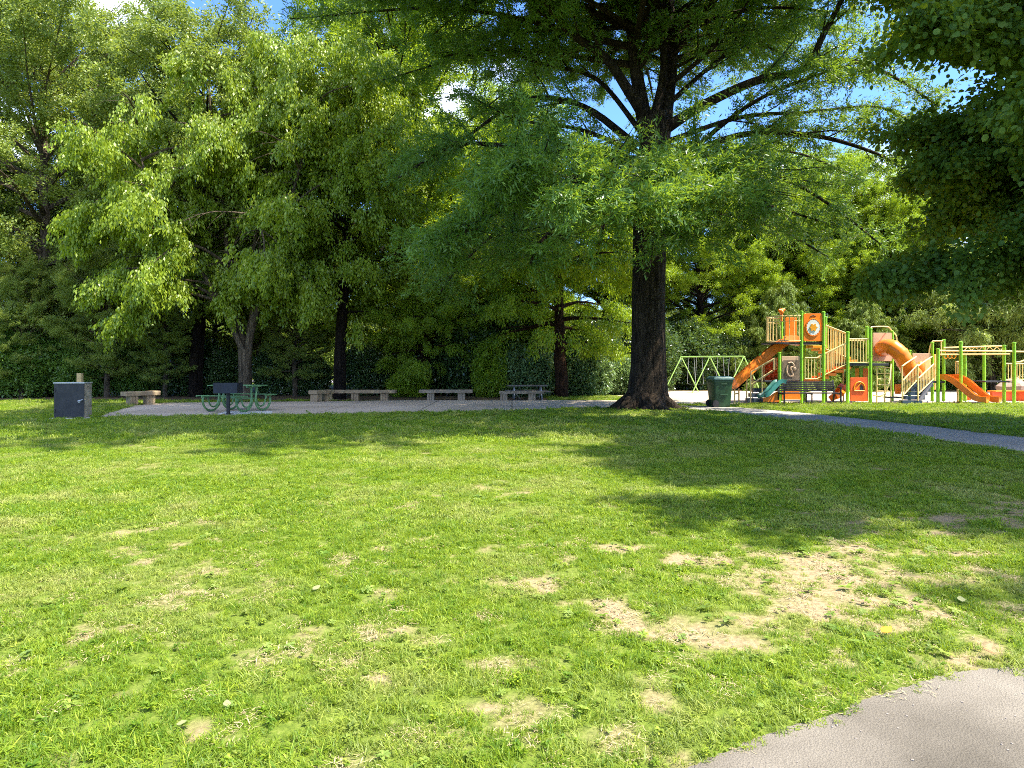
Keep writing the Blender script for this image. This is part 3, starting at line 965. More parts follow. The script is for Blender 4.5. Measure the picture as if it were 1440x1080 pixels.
# ---- the big willow oak
def oak():
    base = Vector((X(908, 22.4), 22.4, 0))
    T = Tree(42)
    rng = T.rng
    w = lambda px, py, dy=0.0: P(px, py, 22.4 + dy) - base
    pts = [w(908, 583), w(908, 575), w(909, 566), w(911, 550), w(912, 520), w(912, 470), w(912, 420), w(913, 370), w(914, 320), w(917, 270), w(921, 220), w(922, 185), w(922, 160)]
    rad = [1.02, 0.87, 0.72, 0.62, 0.57, 0.545, 0.53, 0.525, 0.535, 0.55, 0.54, 0.48, 0.40]
    def mod(i, a):
        k = [0.26, 0.22, 0.15, 0.09, 0.05][i] if i < 5 else 0.03
        return 1 + k * math.sin(5 * a + 0.7) + k * 0.5 * math.sin(8 * a + 2 + i * 0.2) + 0.018 * math.sin(17 * a + i * 0.6)
    T.trunk(pts, rad, 36, mod)
    big = dict(gap=0.62, l2=2.3, ang=48, pitch=0.05, l3=0.55, gap3=0.24, droop3=0.12)
    def man(ctrl, r0, r1=0.05, n=5, **kw):
        q = smooth_line(ctrl, n)
        T.limb(q, r0, r1, 9)
        T.twigs(q, r0, **{**big, **kw})
        return q
    # upright stems and long limbs seen against the sky
    s1 = man([w(915, 215), w(903, 150), w(892, 80), w(884, 0), w(878, -120, -1), w(870, -260, -1.5)], 0.34, 0.06, t0=0.3)
    s2 = man([w(928, 205), w(938, 140, .3), w(946, 70, .5), w(942, -20, 1), w(955, -150, 2), w(960, -280, 2.5)], 0.33, 0.06, t0=0.3)
    man([w(920, 170), w(934, 100), w(930, 40, -.3), w(918, -60, -1.5), w(930, -200, -2.5)], 0.20, 0.05, t0=0.4)
    man([w(908, 165), w(884, 128, -.6), w(850, 80, -1), w(800, 45, -1.5), w(766, 0, -2), w(730, -90, -2.6)], 0.23, 0.05, t0=0.3)
    man([w(930, 185), w(985, 150, -.4), w(1060, 115, -.9), w(1130, 96, -1.3), w(1160, 45, -1.8), w(1200, -30, -2.2), w(1240, -90, -2.5)], 0.21, 0.05, t0=0.25)
    man([w(1126, 98, -1.3), w(1190, 84, -1), w(1260, 110, -.7), w(1320, 150, -.5)], 0.09, 0.03, l2=1.6)
    man([w(895, 205), w(820, 150, .4), w(740, 140, .8), w(660, 190, 1.2), w(600, 240, 1.4)], 0.15, 0.03)
    man([w(898, 225), w(800, 215, -1), w(710, 205, -1.5), w(640, 205, -2), w(560, 250, -2.2)], 0.14, 0.03)
    man([w(900, 262), w(810, 265, .5), w(720, 310, .8), w(650, 370, 1), w(620, 410, 1)], 0.13, 0.03)
    man([w(935, 262), w(1010, 235, .8), w(1090, 245, 1), w(1170, 290, 1.2), w(1240, 345, 1.2)], 0.14, 0.03)
    man([w(935, 300), w(1020, 300, 1.2), w(1100, 325, 2), w(1170, 365, 2.4)], 0.11, 0.03, l2=1.7)
    man([w(938, 230), w(1040, 190, -1), w(1140, 190, -1.5), w(1230, 215, -1.7), w(1290, 250, -1.7)], 0.14, 0.03)
    man([w(930, 275), w(1010, 285, -2), w(1080, 290, -3), w(1150, 310, -3.6)], 0.11, 0.03)
    for c in ([w(935, 200), w(1040, 165, .3), w(1130, 158, .5), w(1230, 150, .6), w(1290, 175, .6)], [w(936, 150), w(1010, 85, .5), (w(1085, 40, .8)), w(1150, -20, 1)], [w(938, 215), w(1030, 215, 1.6), w(1120, 215, 2.2), w(1215, 255, 2.4)],
              [w(905, 190), w(840, 112, .6), w(770, 92, 1), w(690, 70, 1.2), w(620, 80, 1.2)], [w(900, 215), w(815, 182, -.5), w(730, 168, -.8), w(650, 130, -1)], [w(940, 120), w(1000, 70, -1), w(1040, 20, -1.5), w(1090, -60, -2)], [w(940, 240), w(1050, 150, -1.4), w(1150, 105, -2), w(1240, 80, -2.2)]):
        man(c, 0.10, 0.025, l2=1.9)
    # limbs that reach towards the viewer, low and high
    for px, py, y in ((815, 250, 15.0), (735, 225, 15.8), (890, 262, 14.6), (985, 250, 15.2), (685, 295, 17.2), (1060, 262, 16.4), (855, 305, 15.8), (1010, 225, 16.5), (765, 335, 18.0), (840, 235, 16.2), (950, 300, 17.0), (640, 330, 19)):
        e = P(px, py, y) - base
        st, _ = T.at_z(6.2 + 1.6 * rng.random() + max(0, (e.z - 5.5) * 0.3))
        midp = st.lerp(e, 0.5) + Vector((rng.normal(0, 0.4), 0, 0.5))
        q = smooth_line([st, midp, e, e + (e - midp) * 0.22 + Vector((0, 0, -0.45))], 5)
        T.limb(q, 0.13, 0.025, 7)
        T.twigs(q, 0.13, **{**big, 'gap': 0.5, 'gap3': 0.17, 'l2': 1.9, 't0': 0.3, 'droop3': 0.1})
    # high crown, mostly above the frame: it throws the big shadow
    for i in range(70):
        f = i / 70
        az = i * 2.39996 + 0.4
        toward = max(0, math.cos(az - 4.2))
        R = (7.0 + 5.3 * toward ** 1.2 + 1.8 * max(0, math.cos(az - 3.2)) ** 2) * (0.9 + 0.2 * rng.random()) * (1 - 0.55 * max(0, f - 0.45) / 0.55)
        st = poly_at(s1 if i % 2 else s2, 0.36 + 0.58 * f)[0]
        z1 = max(st.z + 0.3, 10.2 + 7.5 * f + 0.6 * toward)
        e = Vector((math.cos(az) * R, math.sin(az) * R, z1 + 0.6))
        q = smooth_line([st, st.lerp(e, 0.5) + Vector((0, 0, 0.8)), e], 5)
        T.limb(q, 0.12, 0.02, 6)
        T.twigs(q, 0.12, **{**big, 'l2': 2.2, 'gap': 0.7, 'gap3': 0.25})
    for i in range(34):
        az = 3.30 + 1.5 * i / 33
        Rr = 7.0 + 7.2 * ((i * 0.618) % 1)
        st = poly_at(s1 if i % 2 else s2, 0.62 + 0.3 * rng.random())[0]
        e = Vector((math.cos(az) * Rr, math.sin(az) * Rr, 11.6 + 3.2 * rng.random()))
        q = smooth_line([st, st.lerp(e, 0.5) + Vector((0, 0, 0.9)), e], 5)
        T.limb(q, 0.11, 0.02, 6)
        T.twigs(q, 0.11, **{**big, 'l2': 2.2, 'gap': 0.6, 'gap3': 0.22})
    for i in range(9):
        a = i * 0.72 + 0.3 * rng.random()
        d = Vector((math.cos(a), math.sin(a), 0))
        L = 0.55 + 0.5 * rng.random()
        T.wood.tube(smooth_line([d * 0.45 + Vector((0, 0, 0.34)), d * 0.85 + Vector((0, 0, 0.10)), d * (0.6 + L * 0.6) + Vector((0.1 * rng.normal(), 0.1 * rng.normal(), 0.02)), d * (0.7 + L) + Vector((0.15 * rng.normal(), 0.15 * rng.normal(), -0.06))], 4), [0.26 * (1 - k / 13) + 0.03 for k in range(13)], 8)
    A = T.arr()
    hi = A[0][:, 2] > 9.0
    top = (A[0][:, 2] > 13.2) | ((A[0][:, 2] > 1.9 + 0.54 * (22.4 + A[0][:, 1])) & hi)
    parts = [leaf_cloud(tuple(q[k] for q in A), n_, 0.118, 0.24, rng, 0.045, 0.10, 0.75, 0.45, cull=(0.42, th, 3)) for k, n_, th in ((hi & ~top, 17, 0.37), (~hi, 18, 0.38), (top, 27, 0.12))]
    offs = np.cumsum([0] + [len(q[0]) for q in parts])
    lf = tuple(np.concatenate([q[i] + (offs[j] if i == 1 else 0) for j, q in enumerate(parts)]) for i in range(3))
    print('oak leaves', len(lf[1]))
    return finish_tree(T, 'oak_tree', 'huge dark-barked oak with a thick straight trunk standing at the lawn edge right of centre', 'tree', base, B_oak, L_oak, lf)
oak()

# ---- near tree at the right edge: big dark leaves, trunk out of the picture
def linden():
    base = Vector((14.2, 12.4, 0))
    T, lf = broad_tree(5, 13.5, 5.4, 0.26, 3.3, 60, dict(k=38, size=0.098, asp=0.80, spread=0.12, droop=0.6, rnd=0.5, up=0.85, tmpl='fold', cull=(0.6, 0.27, 8)),
                       elev=(0.16, 0.95), bend=-0.22, rlow=0.9, gap=0.55, l2=1.7, l3=0.5, gap3=0.30, droop3=0.25, shape=lambda f: (1.12 - 0.15 * f) if f < 0.45 else 1.05 * (1 - ((f - 0.45) / 0.62) ** 1.7))
    print('linden', len(lf[1]) / 3)
    lt = finish_tree(T, 'linden_tree', 'close tree with broad dark leaves hanging in at the right edge', 'tree', base, B_dark, L_lin, lf)
    copy_tree(lt, (15.9, 7.5, 0), 2.3, 1.08, 'broad-leaved tree just outside the right edge that shades the near lawn', 1.15)
linden()

# ---- left group
G_BACK = 'trees along the back of the park'
def elm():
    base = Vector((X(345, 28.3), 28.3, 0))
    T = Tree(21)
    rng = T.rng
    T.trunk([(0, 0, -0.2), (0, 0, 0.15), (0, 0, 0.9), (-0.02, 0, 1.6), (0, 0, 2.1)], [0.36, 0.28, 0.25, 0.25, 0.28], 14, lambda i, a: 1 + 0.06 * math.sin(4 * a))
    stems = [[(-0.05, 0, 1.9), (-0.28, 0.1, 3.0), (-0.7, 0.2, 4.6), (-1.0, 0.3, 7.5), (-1.4, 0, 11.5), (-1.6, 0, 14.6)],
             [(0.08, 0, 1.9), (0.32, -0.1, 3.2), (0.5, -0.1, 5.0), (0.9, 0, 8.0), (1.3, 0.2, 12.0), (1.5, 0.2, 15.2)],
             [(0.02, 0.1, 2.0), (0.9, -0.4, 4.6), (1.9, -0.9, 7.2), (3.0, -1.2, 10.5), (3.6, -1.2, 13)],
             [(-0.05, -0.1, 2.0), (-0.9, -0.5, 4.2), (-2.2, -0.9, 6.4), (-3.4, -1.2, 8.8), (-4.0, -1.2, 11)],
             [(0, 0.1, 2.1), (0.1, 0.9, 5), (0.1, 1.9, 9), (0, 2.5, 13)]]
    kw = dict(gap=0.55, l2=1.4, ang=55, pitch=-0.05, l3=0.85, gap3=0.20, bend2=-0.8, droop3=1.35)
    for k, c in enumerate(stems):
        q = smooth_line(c, 4)
        T.limb(q, 0.19 if k < 2 else 0.14, 0.03, 9)
        n = 18 if k < 2 else 12
        for j in range(n):
            t = 0.30 + 0.70 * (j + rng.random() * 0.6) / n
            p, d = poly_at(q, min(t, 0.99))
            az = j * 2.39996 + k * 1.3
            zf = p.z / 15
            Lr = 3.7 * (1 - max(0, zf - 0.55) / 0.62) * (0.8 + 0.4 * rng.random())
            if p.z < 6 and math.sin(az) < -0.3: Lr *= 0.45
            dd = Vector((math.cos(az), math.sin(az) * 0.9, 0.75 - 0.25 * (p.z < 6)))
            b_ = grow(rng, p, dd, max(1.0, Lr), -0.75, 0.1, 6)
            T.limb(b_, 0.07, 0.012, 5)
            T.twigs(b_, 0.07, **kw)
        T.twigs(q[len(q) // 2:], 0.06, **{**kw, 't0': 0})
    # low drooping boughs at the left and right of the trunk
    for c in ([(-0.9, -0.5, 4.2), (-2.4, -1.0, 5.0), (-4.2, -1.4, 5.3), (-5.6, -1.6, 4.4)], [(-0.6, -0.3, 4.0), (-2.2, -1.2, 4.4), (-3.6, -1.6, 4.0), (-4.6, -1.8, 3.0)],
              [(0.4, -0.2, 4.4), (1.6, -1.0, 5.2), (2.8, -1.4, 5.0), (3.6, -1.4, 4.0)], [(-0.3, -0.2, 5.4), (-1.4, -1.6, 6.2), (-2.2, -2.6, 5.6), (-2.6, -3.2, 4.5)],
              [(0.4, -0.3, 5.8), (1.2, -1.8, 6.8), (1.8, -2.8, 6.2), (2.0, -3.3, 5.2)], [(-1.4, -0.7, 5.4), (-3.2, -1.0, 7.2), (-5.0, -1.2, 7.6), (-6.2, -1.3, 6.6)]):
        q = smooth_line(c, 4)
        T.limb(q, 0.08, 0.015, 6)
        T.twigs(q, 0.08, **{**kw, 'gap': 0.36, 'l2': 1.2})
    lf = leaf_cloud(T.arr(), 20, 0.125, 0.46, rng, 0.06, 1.1, 0.42, 0.30, cull=(0.6, 0.40, 13))
    print('elm', len(lf[1]))
    finish_tree(T, 'elm_tree', 'bright drooping tree with pale trunk forking just above the green picnic table', 'tree', base, B_grey, L_elm, lf, G_BACK)
elm()

EK = dict(elev=(0.35, 1.05), bend=-0.35, gap=0.55, l2=1.4, l3=0.8, gap3=0.20, bend2=-0.8, droop3=1.25)
T, lf = broad_tree(31, 14.5, 3.7, 0.27, 3.6, 48, dict(k=14, size=0.125, asp=0.48, spread=0.07, droop=0.9, rnd=0.5, up=0.35, cull=(0.55, 0.33, 17)), rlow=0.8, **EK)
finish_tree(T, 'elm_tree', 'drooping bright green tree with a straight dark trunk behind the long stone bench', 'tree', (X(478, 28.9), 28.9, 0), B_dark, L_elm, lf, G_BACK)

T, lf = broad_tree(33, 18.2, 6.2, 0.36, 2.6, 62, dict(k=19, size=0.10, asp=0.5, spread=0.09, droop=0.25, rnd=0.8, up=0.5, cull=(0.5, 0.33, 23)), elev=(0.15, 1.0), bend=0.05, gap=0.55, l2=1.8, l3=0.5, gap3=0.22, droop3=0.2)
left_tree = finish_tree(T, 'broadleaf_tree', 'tall grey-green tree rising above the hedge at the far left', 'tree', (X(62, 32), 32, 0), B_grey, L_left, lf, G_BACK)

T, lf = broad_tree(35, 16.5, 4.6, 0.30, 4.5, 44, dict(k=16, size=0.11, asp=0.5, spread=0.09, droop=0.3, rnd=0.8, up=0.5, cull=(0.5, 0.35, 25)), lean=(0.3, 0), elev=(0.3, 1.0), gap=0.6, l2=1.7, l3=0.5, gap3=0.24)
finish_tree(T, 'broadleaf_tree', 'tree with dark slightly leaning trunk left of the pale forked trunk', 'tree', (X(275, 30.5), 30.5, 0), B_dark, L_left, lf, G_BACK)

T, lf = broad_tree(37, 19.5, 6.0, 0.40, 2.4, 66, dict(k=20, size=0.105, asp=0.42, spread=0.08, droop=0.15, rnd=0.8, up=0.6, cull=(0.42, 0.36, 29)), elev=(0.15, 1.1), bend=0.0, gap=0.55, l2=2.0, l3=0.5, gap3=0.22, droop3=0.08)
yel = finish_tree(T, 'broadleaf_tree', 'tall yellow-green tree with flat layered boughs left of the big oak', 'tree', (X(575, 34), 34, 0), B_dark, L_yel, lf, G_BACK)
copy_tree(yel, (X(700, 43), 43, 0), 2.1, 0.86, 'yellow-green tree seen through the left side of the oak crown')
copy_tree(yel, (X(850, 41), 41, 0), 4.0, 0.62, 'low yellow-green tree directly behind the oak trunk')
copy_tree(yel, (X(985, 41), 41, 0), 1.2, 0.66, 'yellow-green tree behind the swing set')
copy_tree(yel, (X(1130, 43), 43, 0), 5.1, 0.66, 'yellow-green tree behind the orange tower of the playground')
copy_tree(yel, (X(1235, 42), 42, 0), 3.3, 0.60, 'yellow-green tree behind the orange tube slide')
copy_tree(yel, (X(1305, 43), 43, 0), 2.6, 0.66, 'yellow-green tree behind the double orange slide')
copy_tree(yel, (X(1065, 45), 45, 0), 5.7, 0.74, 'taller yellow-green tree left of the orange tower')
copy_tree(yel, (X(1180, 46), 46, 0), 0.2, 0.74, 'taller yellow-green tree right of the orange tower')
copy_tree(yel, (X(420, 41), 41, 0), 0.6, 0.86, 'yellow-green tree top rising behind the drooping trees')
copy_tree(left_tree, (X(180, 40), 40, 0), 2.2, 0.98, 'grey-green tree standing behind the gap above the hedge')
copy_tree(left_tree, (-32.5, 31, 0), 1.1, 0.9, 'grey-green tree cut by the left edge of the view')
copy_tree(left_tree, (X(1425, 46), 46, 0), 0.3, 0.72, 'grey-green tree far behind the right end of the playground')

for px, y, rz, sc, lb in ((-15, 35, 0.5, 0.62, 'low grey-green tree behind the far left shrubs'), (130, 36, 2.9, 0.58, 'low grey-green tree behind the grey box and stone bench'),
                          (300, 38, 4.4, 0.55, 'low grey-green tree glimpsed between the dark leaning trunk and the pale one'), (640, 40, 5.6, 0.62, 'grey-green tree behind the tall black-green holly'),
                          (560, 43, 3.7, 0.50, 'low grey-green tree behind the bright bush')):
    copy_tree(left_tree, (X(px, y), y, 0), rz, sc, lb)
for px, y, rz, sc, lb in ((1060, 48, 0.9, 0.66, 'grey-green tree rising far behind the tall slide'), (1185, 49, 2.0, 0.64, 'grey-green tree far behind the flower panel'),
                          (1300, 48, 4.9, 0.60, 'grey-green tree far behind the tan bubble panel'), (925, 47, 3.3, 0.66, 'grey-green tree far behind the oak and swing set')):
    copy_tree(left_tree, (X(px, y), y, 0), rz, sc, lb)
T, lf = broad_tree(39, 9.2, 4.4, 0.30, 2.3, 34, dict(k=15, size=0.11, asp=0.42, spread=0.07, droop=0.9, rnd=0.5, up=0.35, cull=(0.6, 0.36, 33)), elev=(0.15, 0.9), bend=-0.55, gap=0.5, l2=1.5, l3=0.62, gap3=0.2, bend2=-0.6, droop3=0.8)
wt = finish_tree(T, 'weeping_tree', 'tree with reddish trunk and hanging boughs beside the wooden picnic table', 'tree', (X(790, 29.6), 29.6, 0), B_red, L_yel, lf, G_BACK)

def spruce(seed, H, R, k=11, size=0.15, asp=0.17, dr=1.0):
    T = Tree(seed)
    rng = T.rng
    T.trunk([(0, 0, -0.1), (0, 0, 0.4), (0.03, 0, H * 0.5), (0, 0.03, H)], [0.26, 0.2, 0.12, 0.02], 9)
    nl = int(H * 8)
    for i in range(nl):
        f = (i + rng.random()) / nl
        z = 0.5 + (H - 0.7) * f
        p, r = T.at_z(z)
        az = i * 2.39996 + rng.normal(0, 0.3)
        L = R * (1 - f) ** 0.85 * (0.75 + 0.45 * rng.random()) + 0.2
        q = grow(rng, p, Vector((math.cos(az), math.sin(az), 0.15 + 0.3 * f)), L, -0.5, 0.05, 4)
        q += [q[-1] + (q[-1] - q[-2]) * 0.4 + Vector((0, 0, 0.12 * L))]
        T.limb(q, 0.035 * (1 - f) + 0.01, 0.006, 4)
        T.twigs(q, 0.01, 0.16, 0.42 + 0.1 * L, 55, -0.55, 0.42, 0.16, -0.6, dr, t0=0.12, tube=False)
    return T, leaf_cloud(T.arr(), k, size, asp, rng, 0.03, 0.5, 0.35, 0.3, cull=(0.7, 0.28, seed))
T, lf = spruce(51, 6.4, 2.9)
spr = finish_tree(T, 'spruce_tree', 'spruce with drooping branches behind the tall slide tower', 'tree', (X(1100, 38.5), 38.5, 0), B_dark, L_con, lf, 'spruces behind the playground')
copy_tree(spr, (X(1040, 41.5), 41.5, 0), 1.0, 0.85, 'smaller spruce left of the slide tower')
copy_tree(spr, (X(1215, 38.5), 38.5, 0), 2.4, 1.0, 'spruce behind the tan panel and tube slide', 0.85)
copy_tree(spr, (X(1275, 40.5), 40.5, 0), 3.9, 1.02, 'spruce behind the small steps of the playground', 0.85)
copy_tree(spr, (X(1320, 41.5), 41.5, 0), 5.0, 0.95, 'dark spruce behind the double orange slide')

T, lf = broad_tree(61, 7.6, 3.6, 0.18, 0.8, 44, dict(k=16, size=0.15, asp=0.26, spread=0.06, droop=0.6, rnd=0.55, up=0.4, cull=(0.6, 0.34, 41)), elev=(0.2, 0.9), bend=-0.4, gap=0.5, l2=1.3, l3=0.6, gap3=0.2, bend2=-0.5, droop3=0.5)
wil = finish_tree(T, 'willow_tree', 'pale feathery tree behind the monkey bars at the right', 'tree', (X(1395, 37.5), 37.5, 0), B_grey, L_wil, lf, 'pale feathery trees behind the playground')
copy_tree(wil, (X(1462, 37), 37, 0), 2.0, 0.95, 'pale feathery tree cut by the right edge of the view')
copy_tree(wil, (X(1345, 45), 45, 0), 4.0, 0.95, 'pale feathery tree seen between the spruces and the monkey bars')

for px, y, rz, sc, lb in ((598, 31.2, 1.9, 0.56, 'young yellow-green tree between the two stone benches'), (690, 32.5, 4.1, 0.6, 'young yellow-green tree left of the wooden picnic table')):
    copy_tree(wt, (X(px, y), y, 0), rz, sc, lb)
for px, y, rz, sc, lb in ((30, 29.6, 1.4, 0.30, 'young grey-green tree low behind the lawn at the far left'), (150, 30.0, 3.3, 0.33, 'young grey-green tree between the grey box and the leftmost bench'),
                          (232, 30.2, 5.0, 0.27, 'young grey-green tree right behind the leftmost stone bench'), (415, 31.0, 0.3, 0.30, 'young grey-green tree left of the long stone bench'), (365, 35.0, 2.1, 0.42, 'low grey-green tree behind the pale forked trunk')):
    copy_tree(left_tree, (X(px, y), y, 0), rz, sc, lb)
# ---- shrubs and understorey
def shrub(seed, rx, ry, h, n, leafkw, low=0.0):
    T = Tree(seed)
    rng = T.rng
    for i in range(7):
        a = i * 0.9 + rng.random()
        q = grow(rng, (0.15 * math.cos(a), 0.15 * math.sin(a), -0.05), (math.cos(a) * 0.5 * rx / h, math.sin(a) * 0.5 * ry / h, 1), h * 0.8, 0, 0.12, 5)
        T.limb(q, 0.04, 0.008, 5)
    u = rng.normal(0, 1, (n, 3))
    u = unit(u)
    u[:, 2] = np.where(u[:, 2] < -0.85, -u[:, 2], u[:, 2])
    lump = 0.78 + 0.44 * fbm(u * 1.0 + seed, 2.2, seed, 3)
    r = (rng.random(n) ** 0.38) * lump
    Bp = np.stack([u[:, 0] * r * rx, u[:, 1] * r * ry, h * 0.48 + u[:, 2] * r * h * 0.52], 1)
    kk = Bp[:, 2] > 0.05 + low
    Bp, u = Bp[kk], u[kk]
    D = unit(u + rng.normal(0, 0.6, u.shape) + np.array([0, 0, 0.2]))
    return T, leaf_cloud((Bp, D, np.full(len(Bp), 0.32)), rng=rng, **leafkw)
HK = 'hedge shrubs behind the plaza'
T, lf = shrub(71, 2.3, 1.7, 3.3, 5200, dict(k=12, size=0.095, asp=0.55, spread=0.06, droop=0.2, rnd=0.7, up=0.6, cull=(1.1, 0.36, 5)))
hd = finish_tree(T, 'hedge_shrub', 'dark green rounded shrub at the far left beside the grey box', 'shrub', (X(25, 30.5), 30.5, 0), B_dark, L_hedge, lf, HK, 'stems')
copy_tree(hd, (X(-70, 31), 31, 0), 1.3, 1.05, 'dark green shrub cut by the left edge of the view')
copy_tree(hd, (X(115, 31), 31, 0), 2.0, 0.72, 'dark green shrub directly behind the grey box', 1.1)
copy_tree(hd, (X(195, 31.5), 31.5, 0), 3.1, 0.62, 'dark green shrub behind the leftmost stone bench', 1.3)
T, lf = shrub(73, 1.7, 1.4, 3.0, 3300, dict(k=10, size=0.10, asp=0.5, spread=0.07, droop=0.15, rnd=0.7, up=0.7, cull=(1.2, 0.40, 6)))
dk = finish_tree(T, 'holly_shrub', 'glossy dark holly between the dark leaning trunk and the hedge', 'shrub', (X(250, 32), 32, 0), B_dark, L_dark, lf, 'dark hollies under the trees', 'stems')
for px, y, rz, s, lb in ((312, 32, 1, 0.66, 'glossy dark holly behind the black grill'), (392, 32.5, 2, 0.75, 'glossy dark holly right of the pale forked trunk'),
                         (436, 32, 3, 0.58, 'glossy dark holly at the left end of the long stone bench'), (522, 32.5, 4, 0.8, 'glossy dark holly behind the long stone bench'),
                         (655, 32.5, 5, 1.2, 'tall black-green holly behind the short stone bench'), (625, 33.5, 0.4, 1.2, 'dark holly left of the tall black-green one'),
                         (700, 33.5, 2.7, 1.45, 'tall dark holly behind the wooden picnic table'), (820, 34, 1.6, 1.2, 'dark holly right of the reddish trunk'),
                         (965, 39.5, 2.2, 1.25, 'dark holly behind the left end of the swing set'), (1015, 40, 3.6, 1.15, 'dark holly behind the green wheeled bin'), (900, 37, 5.5, 1.2, 'dark holly hidden half behind the oak trunk')):
    copy_tree(dk, (X(px, y), y, 0), rz, s, lb)
T, lf = shrub(75, 1.5, 1.2, 2.2, 2600, dict(k=10, size=0.13, asp=0.5, spread=0.07, droop=0.25, rnd=0.7, up=0.7, cull=(1.2, 0.36, 7)))
vb = finish_tree(T, 'pale_shrub', 'pale green shrub behind the wooden picnic table', 'shrub', (X(735, 31.2), 31.2, 0), B_dark, L_vib, lf, 'pale shrubs at the back edge', 'stems')
copy_tree(vb, (X(822, 31.6), 31.6, 0), 2, 0.85, 'pale green shrub just right of the reddish trunk')
copy_tree(vb, (X(880, 33), 33, 0), 3.4, 0.7, 'small pale shrub beside the oak trunk on its left')
T, lf = shrub(77, 1.5, 1.2, 2.5, 3000, dict(k=11, size=0.10, asp=0.5, spread=0.07, droop=0.3, rnd=0.7, up=0.6, cull=(1.2, 0.36, 9)))
yb = finish_tree(T, 'bright_shrub', 'low bright yellow-green bush between the two stone benches', 'shrub', (X(573, 30.4), 30.4, 0), B_dark, L_yel, lf, 'bright bushes at the back edge', 'stems')
yb.scale = (0.55, 0.55, 0.5)
copy_tree(yb, (X(692, 30.6), 30.6, 0), 1.2, 0.62, 'slim bright bush left of the wooden picnic table', 1.5)

# far wood beyond the road, one mass
T, lf = shrub(81, 60, 3.5, 6.5, 16000, dict(k=9, size=0.32, asp=0.5, spread=0.3, droop=0.2, rnd=0.8, up=0.5))
me = fast_mesh('distant_wood', *lf)
o = meta(link_mesh('distant_wood', me, L_left), 'distant wood beyond the road seen through gaps in the trees', 'wood', kind='stuff')
o.location = (0, 70, 0)

# a few fallen leaves on the lawn and path edge
LEAF_Y = paint('yellow_fallen_leaf', (0.62, 0.30, 0.02), 0.7, var=0.1)
LEAF_P = paint('pale_fallen_leaf', (0.25, 0.26, 0.10), 0.7, var=0.1)
LEAF_B = paint('brown_fallen_leaf', (0.33, 0.15, 0.06), 0.7, var=0.1)
def fallen(px, py, s, mt, lb, rz):
    p = G(px, py)
    m_ = MB()
    out = [(0, 0), (0.25, 0.32), (0.5, 0.40), (0.8, 0.24), (1.05, 0), (0.8, -0.26), (0.5, -0.42), (0.22, -0.3)]
    n_ = len(out)
    top = [Vector((u * s, v * s, 0.035 + 0.10 * s * abs(v) + 0.12 * s * u * u)) for u, v in out]
    m_.add(top + [q - Vector((0, 0, 0.002)) for q in top], [tuple(range(n_)), tuple(reversed(range(n_, 2 * n_)))] + [(i, (i + 1) % n_, n_ + (i + 1) % n_, n_ + i) for i in range(n_)])
    o = m_.build('fallen_leaf', mt)
    o.location = p; o.rotation_euler = (0.1, -0.15, rz)
    meta(o, lb, 'leaf', 'fallen leaves on the lawn')
fallen(1240, 897, 0.075, LEAF_Y, 'yellow fallen leaf in the thin grass above the near path', 0.4)
fallen(1352, 853, 0.06, LEAF_P, 'pale fallen leaf on bare soil at the right', 1.2)
fallen(318, 1004, 0.042, LEAF_P, 'pale fallen leaf low in the left foreground grass', 2.0)
fallen(250, 1029, 0.04, LEAF_P, 'pale green-white fallen leaf nearest the bottom left', 0.2)
fallen(1398, 928, 0.055, LEAF_B, 'brown fallen leaf right at the near path edge', 2.6)
fallen(440, 836, 0.06, LEAF_P, 'small pale fallen leaf in the middle of the lawn left of the soil patches', 0.9)

# ------------------------------------------------------------------ furniture on the plaza
def grey_box():
    y0 = 18.35
    x0, x1 = X(77, y0), X(118, y0)
    r = thing('coal_bin', 'dark grey metal-fronted bin with tan block side at the far left of the plaza', 'bin', ((x0 + x1) / 2, y0, 0), math.radians(3))
    w = (x1 - x0) / 2
    MB().box(-w, w, 0.012, 0.36, 0.05, 0.985).build('body', M['blockside'], r, False, 0.01)
    MB().box(-w, w, -0.012, 0.010, 0.06, 0.975).build('door', M['charcoal'], r, False, 0.006)
    MB().box(-w - 0.015, w + 0.015, -0.03, 0.38, 0.985, 1.012).build('top_plate', M['steel'], r, False, 0.004)
    MB().box(-w - 0.06, w + 0.06, -0.12, 0.44, 0, 0.05).build('base_slab', M['pad'], r, False, 0.01)
    h = MB()
    h.tube([(w - 0.13, -0.005, 0.50), (w - 0.13, -0.07, 0.51), (w - 0.02, -0.075, 0.54), (w + 0.0, -0.075, 0.55)], 0.014, 8)
    h.tube([(w - 0.13, -0.006, 0.50), (w - 0.13, -0.02, 0.50)], 0.035, 10)
    h.build('handle', M['steel'], r, False, smooth=True)
    for z in (0.25, 0.8): MB().cyl(-w + 0.02, -0.02, z - 0.05, z + 0.05, 0.014, 8).build('hinge', M['charcoal'], r, False)
    p = MB().box(-0.07, 0.07, -0.05, 0.05, 0, Zz(525, 19.5))
    o = p.build('wooden_post', M['postwood'], None, False, 0.008)
    o.location = (X(112.5, 19.5), 19.5, 0)
    meta(o, 'tan timber post poking up behind the grey bin', 'post')
grey_box()

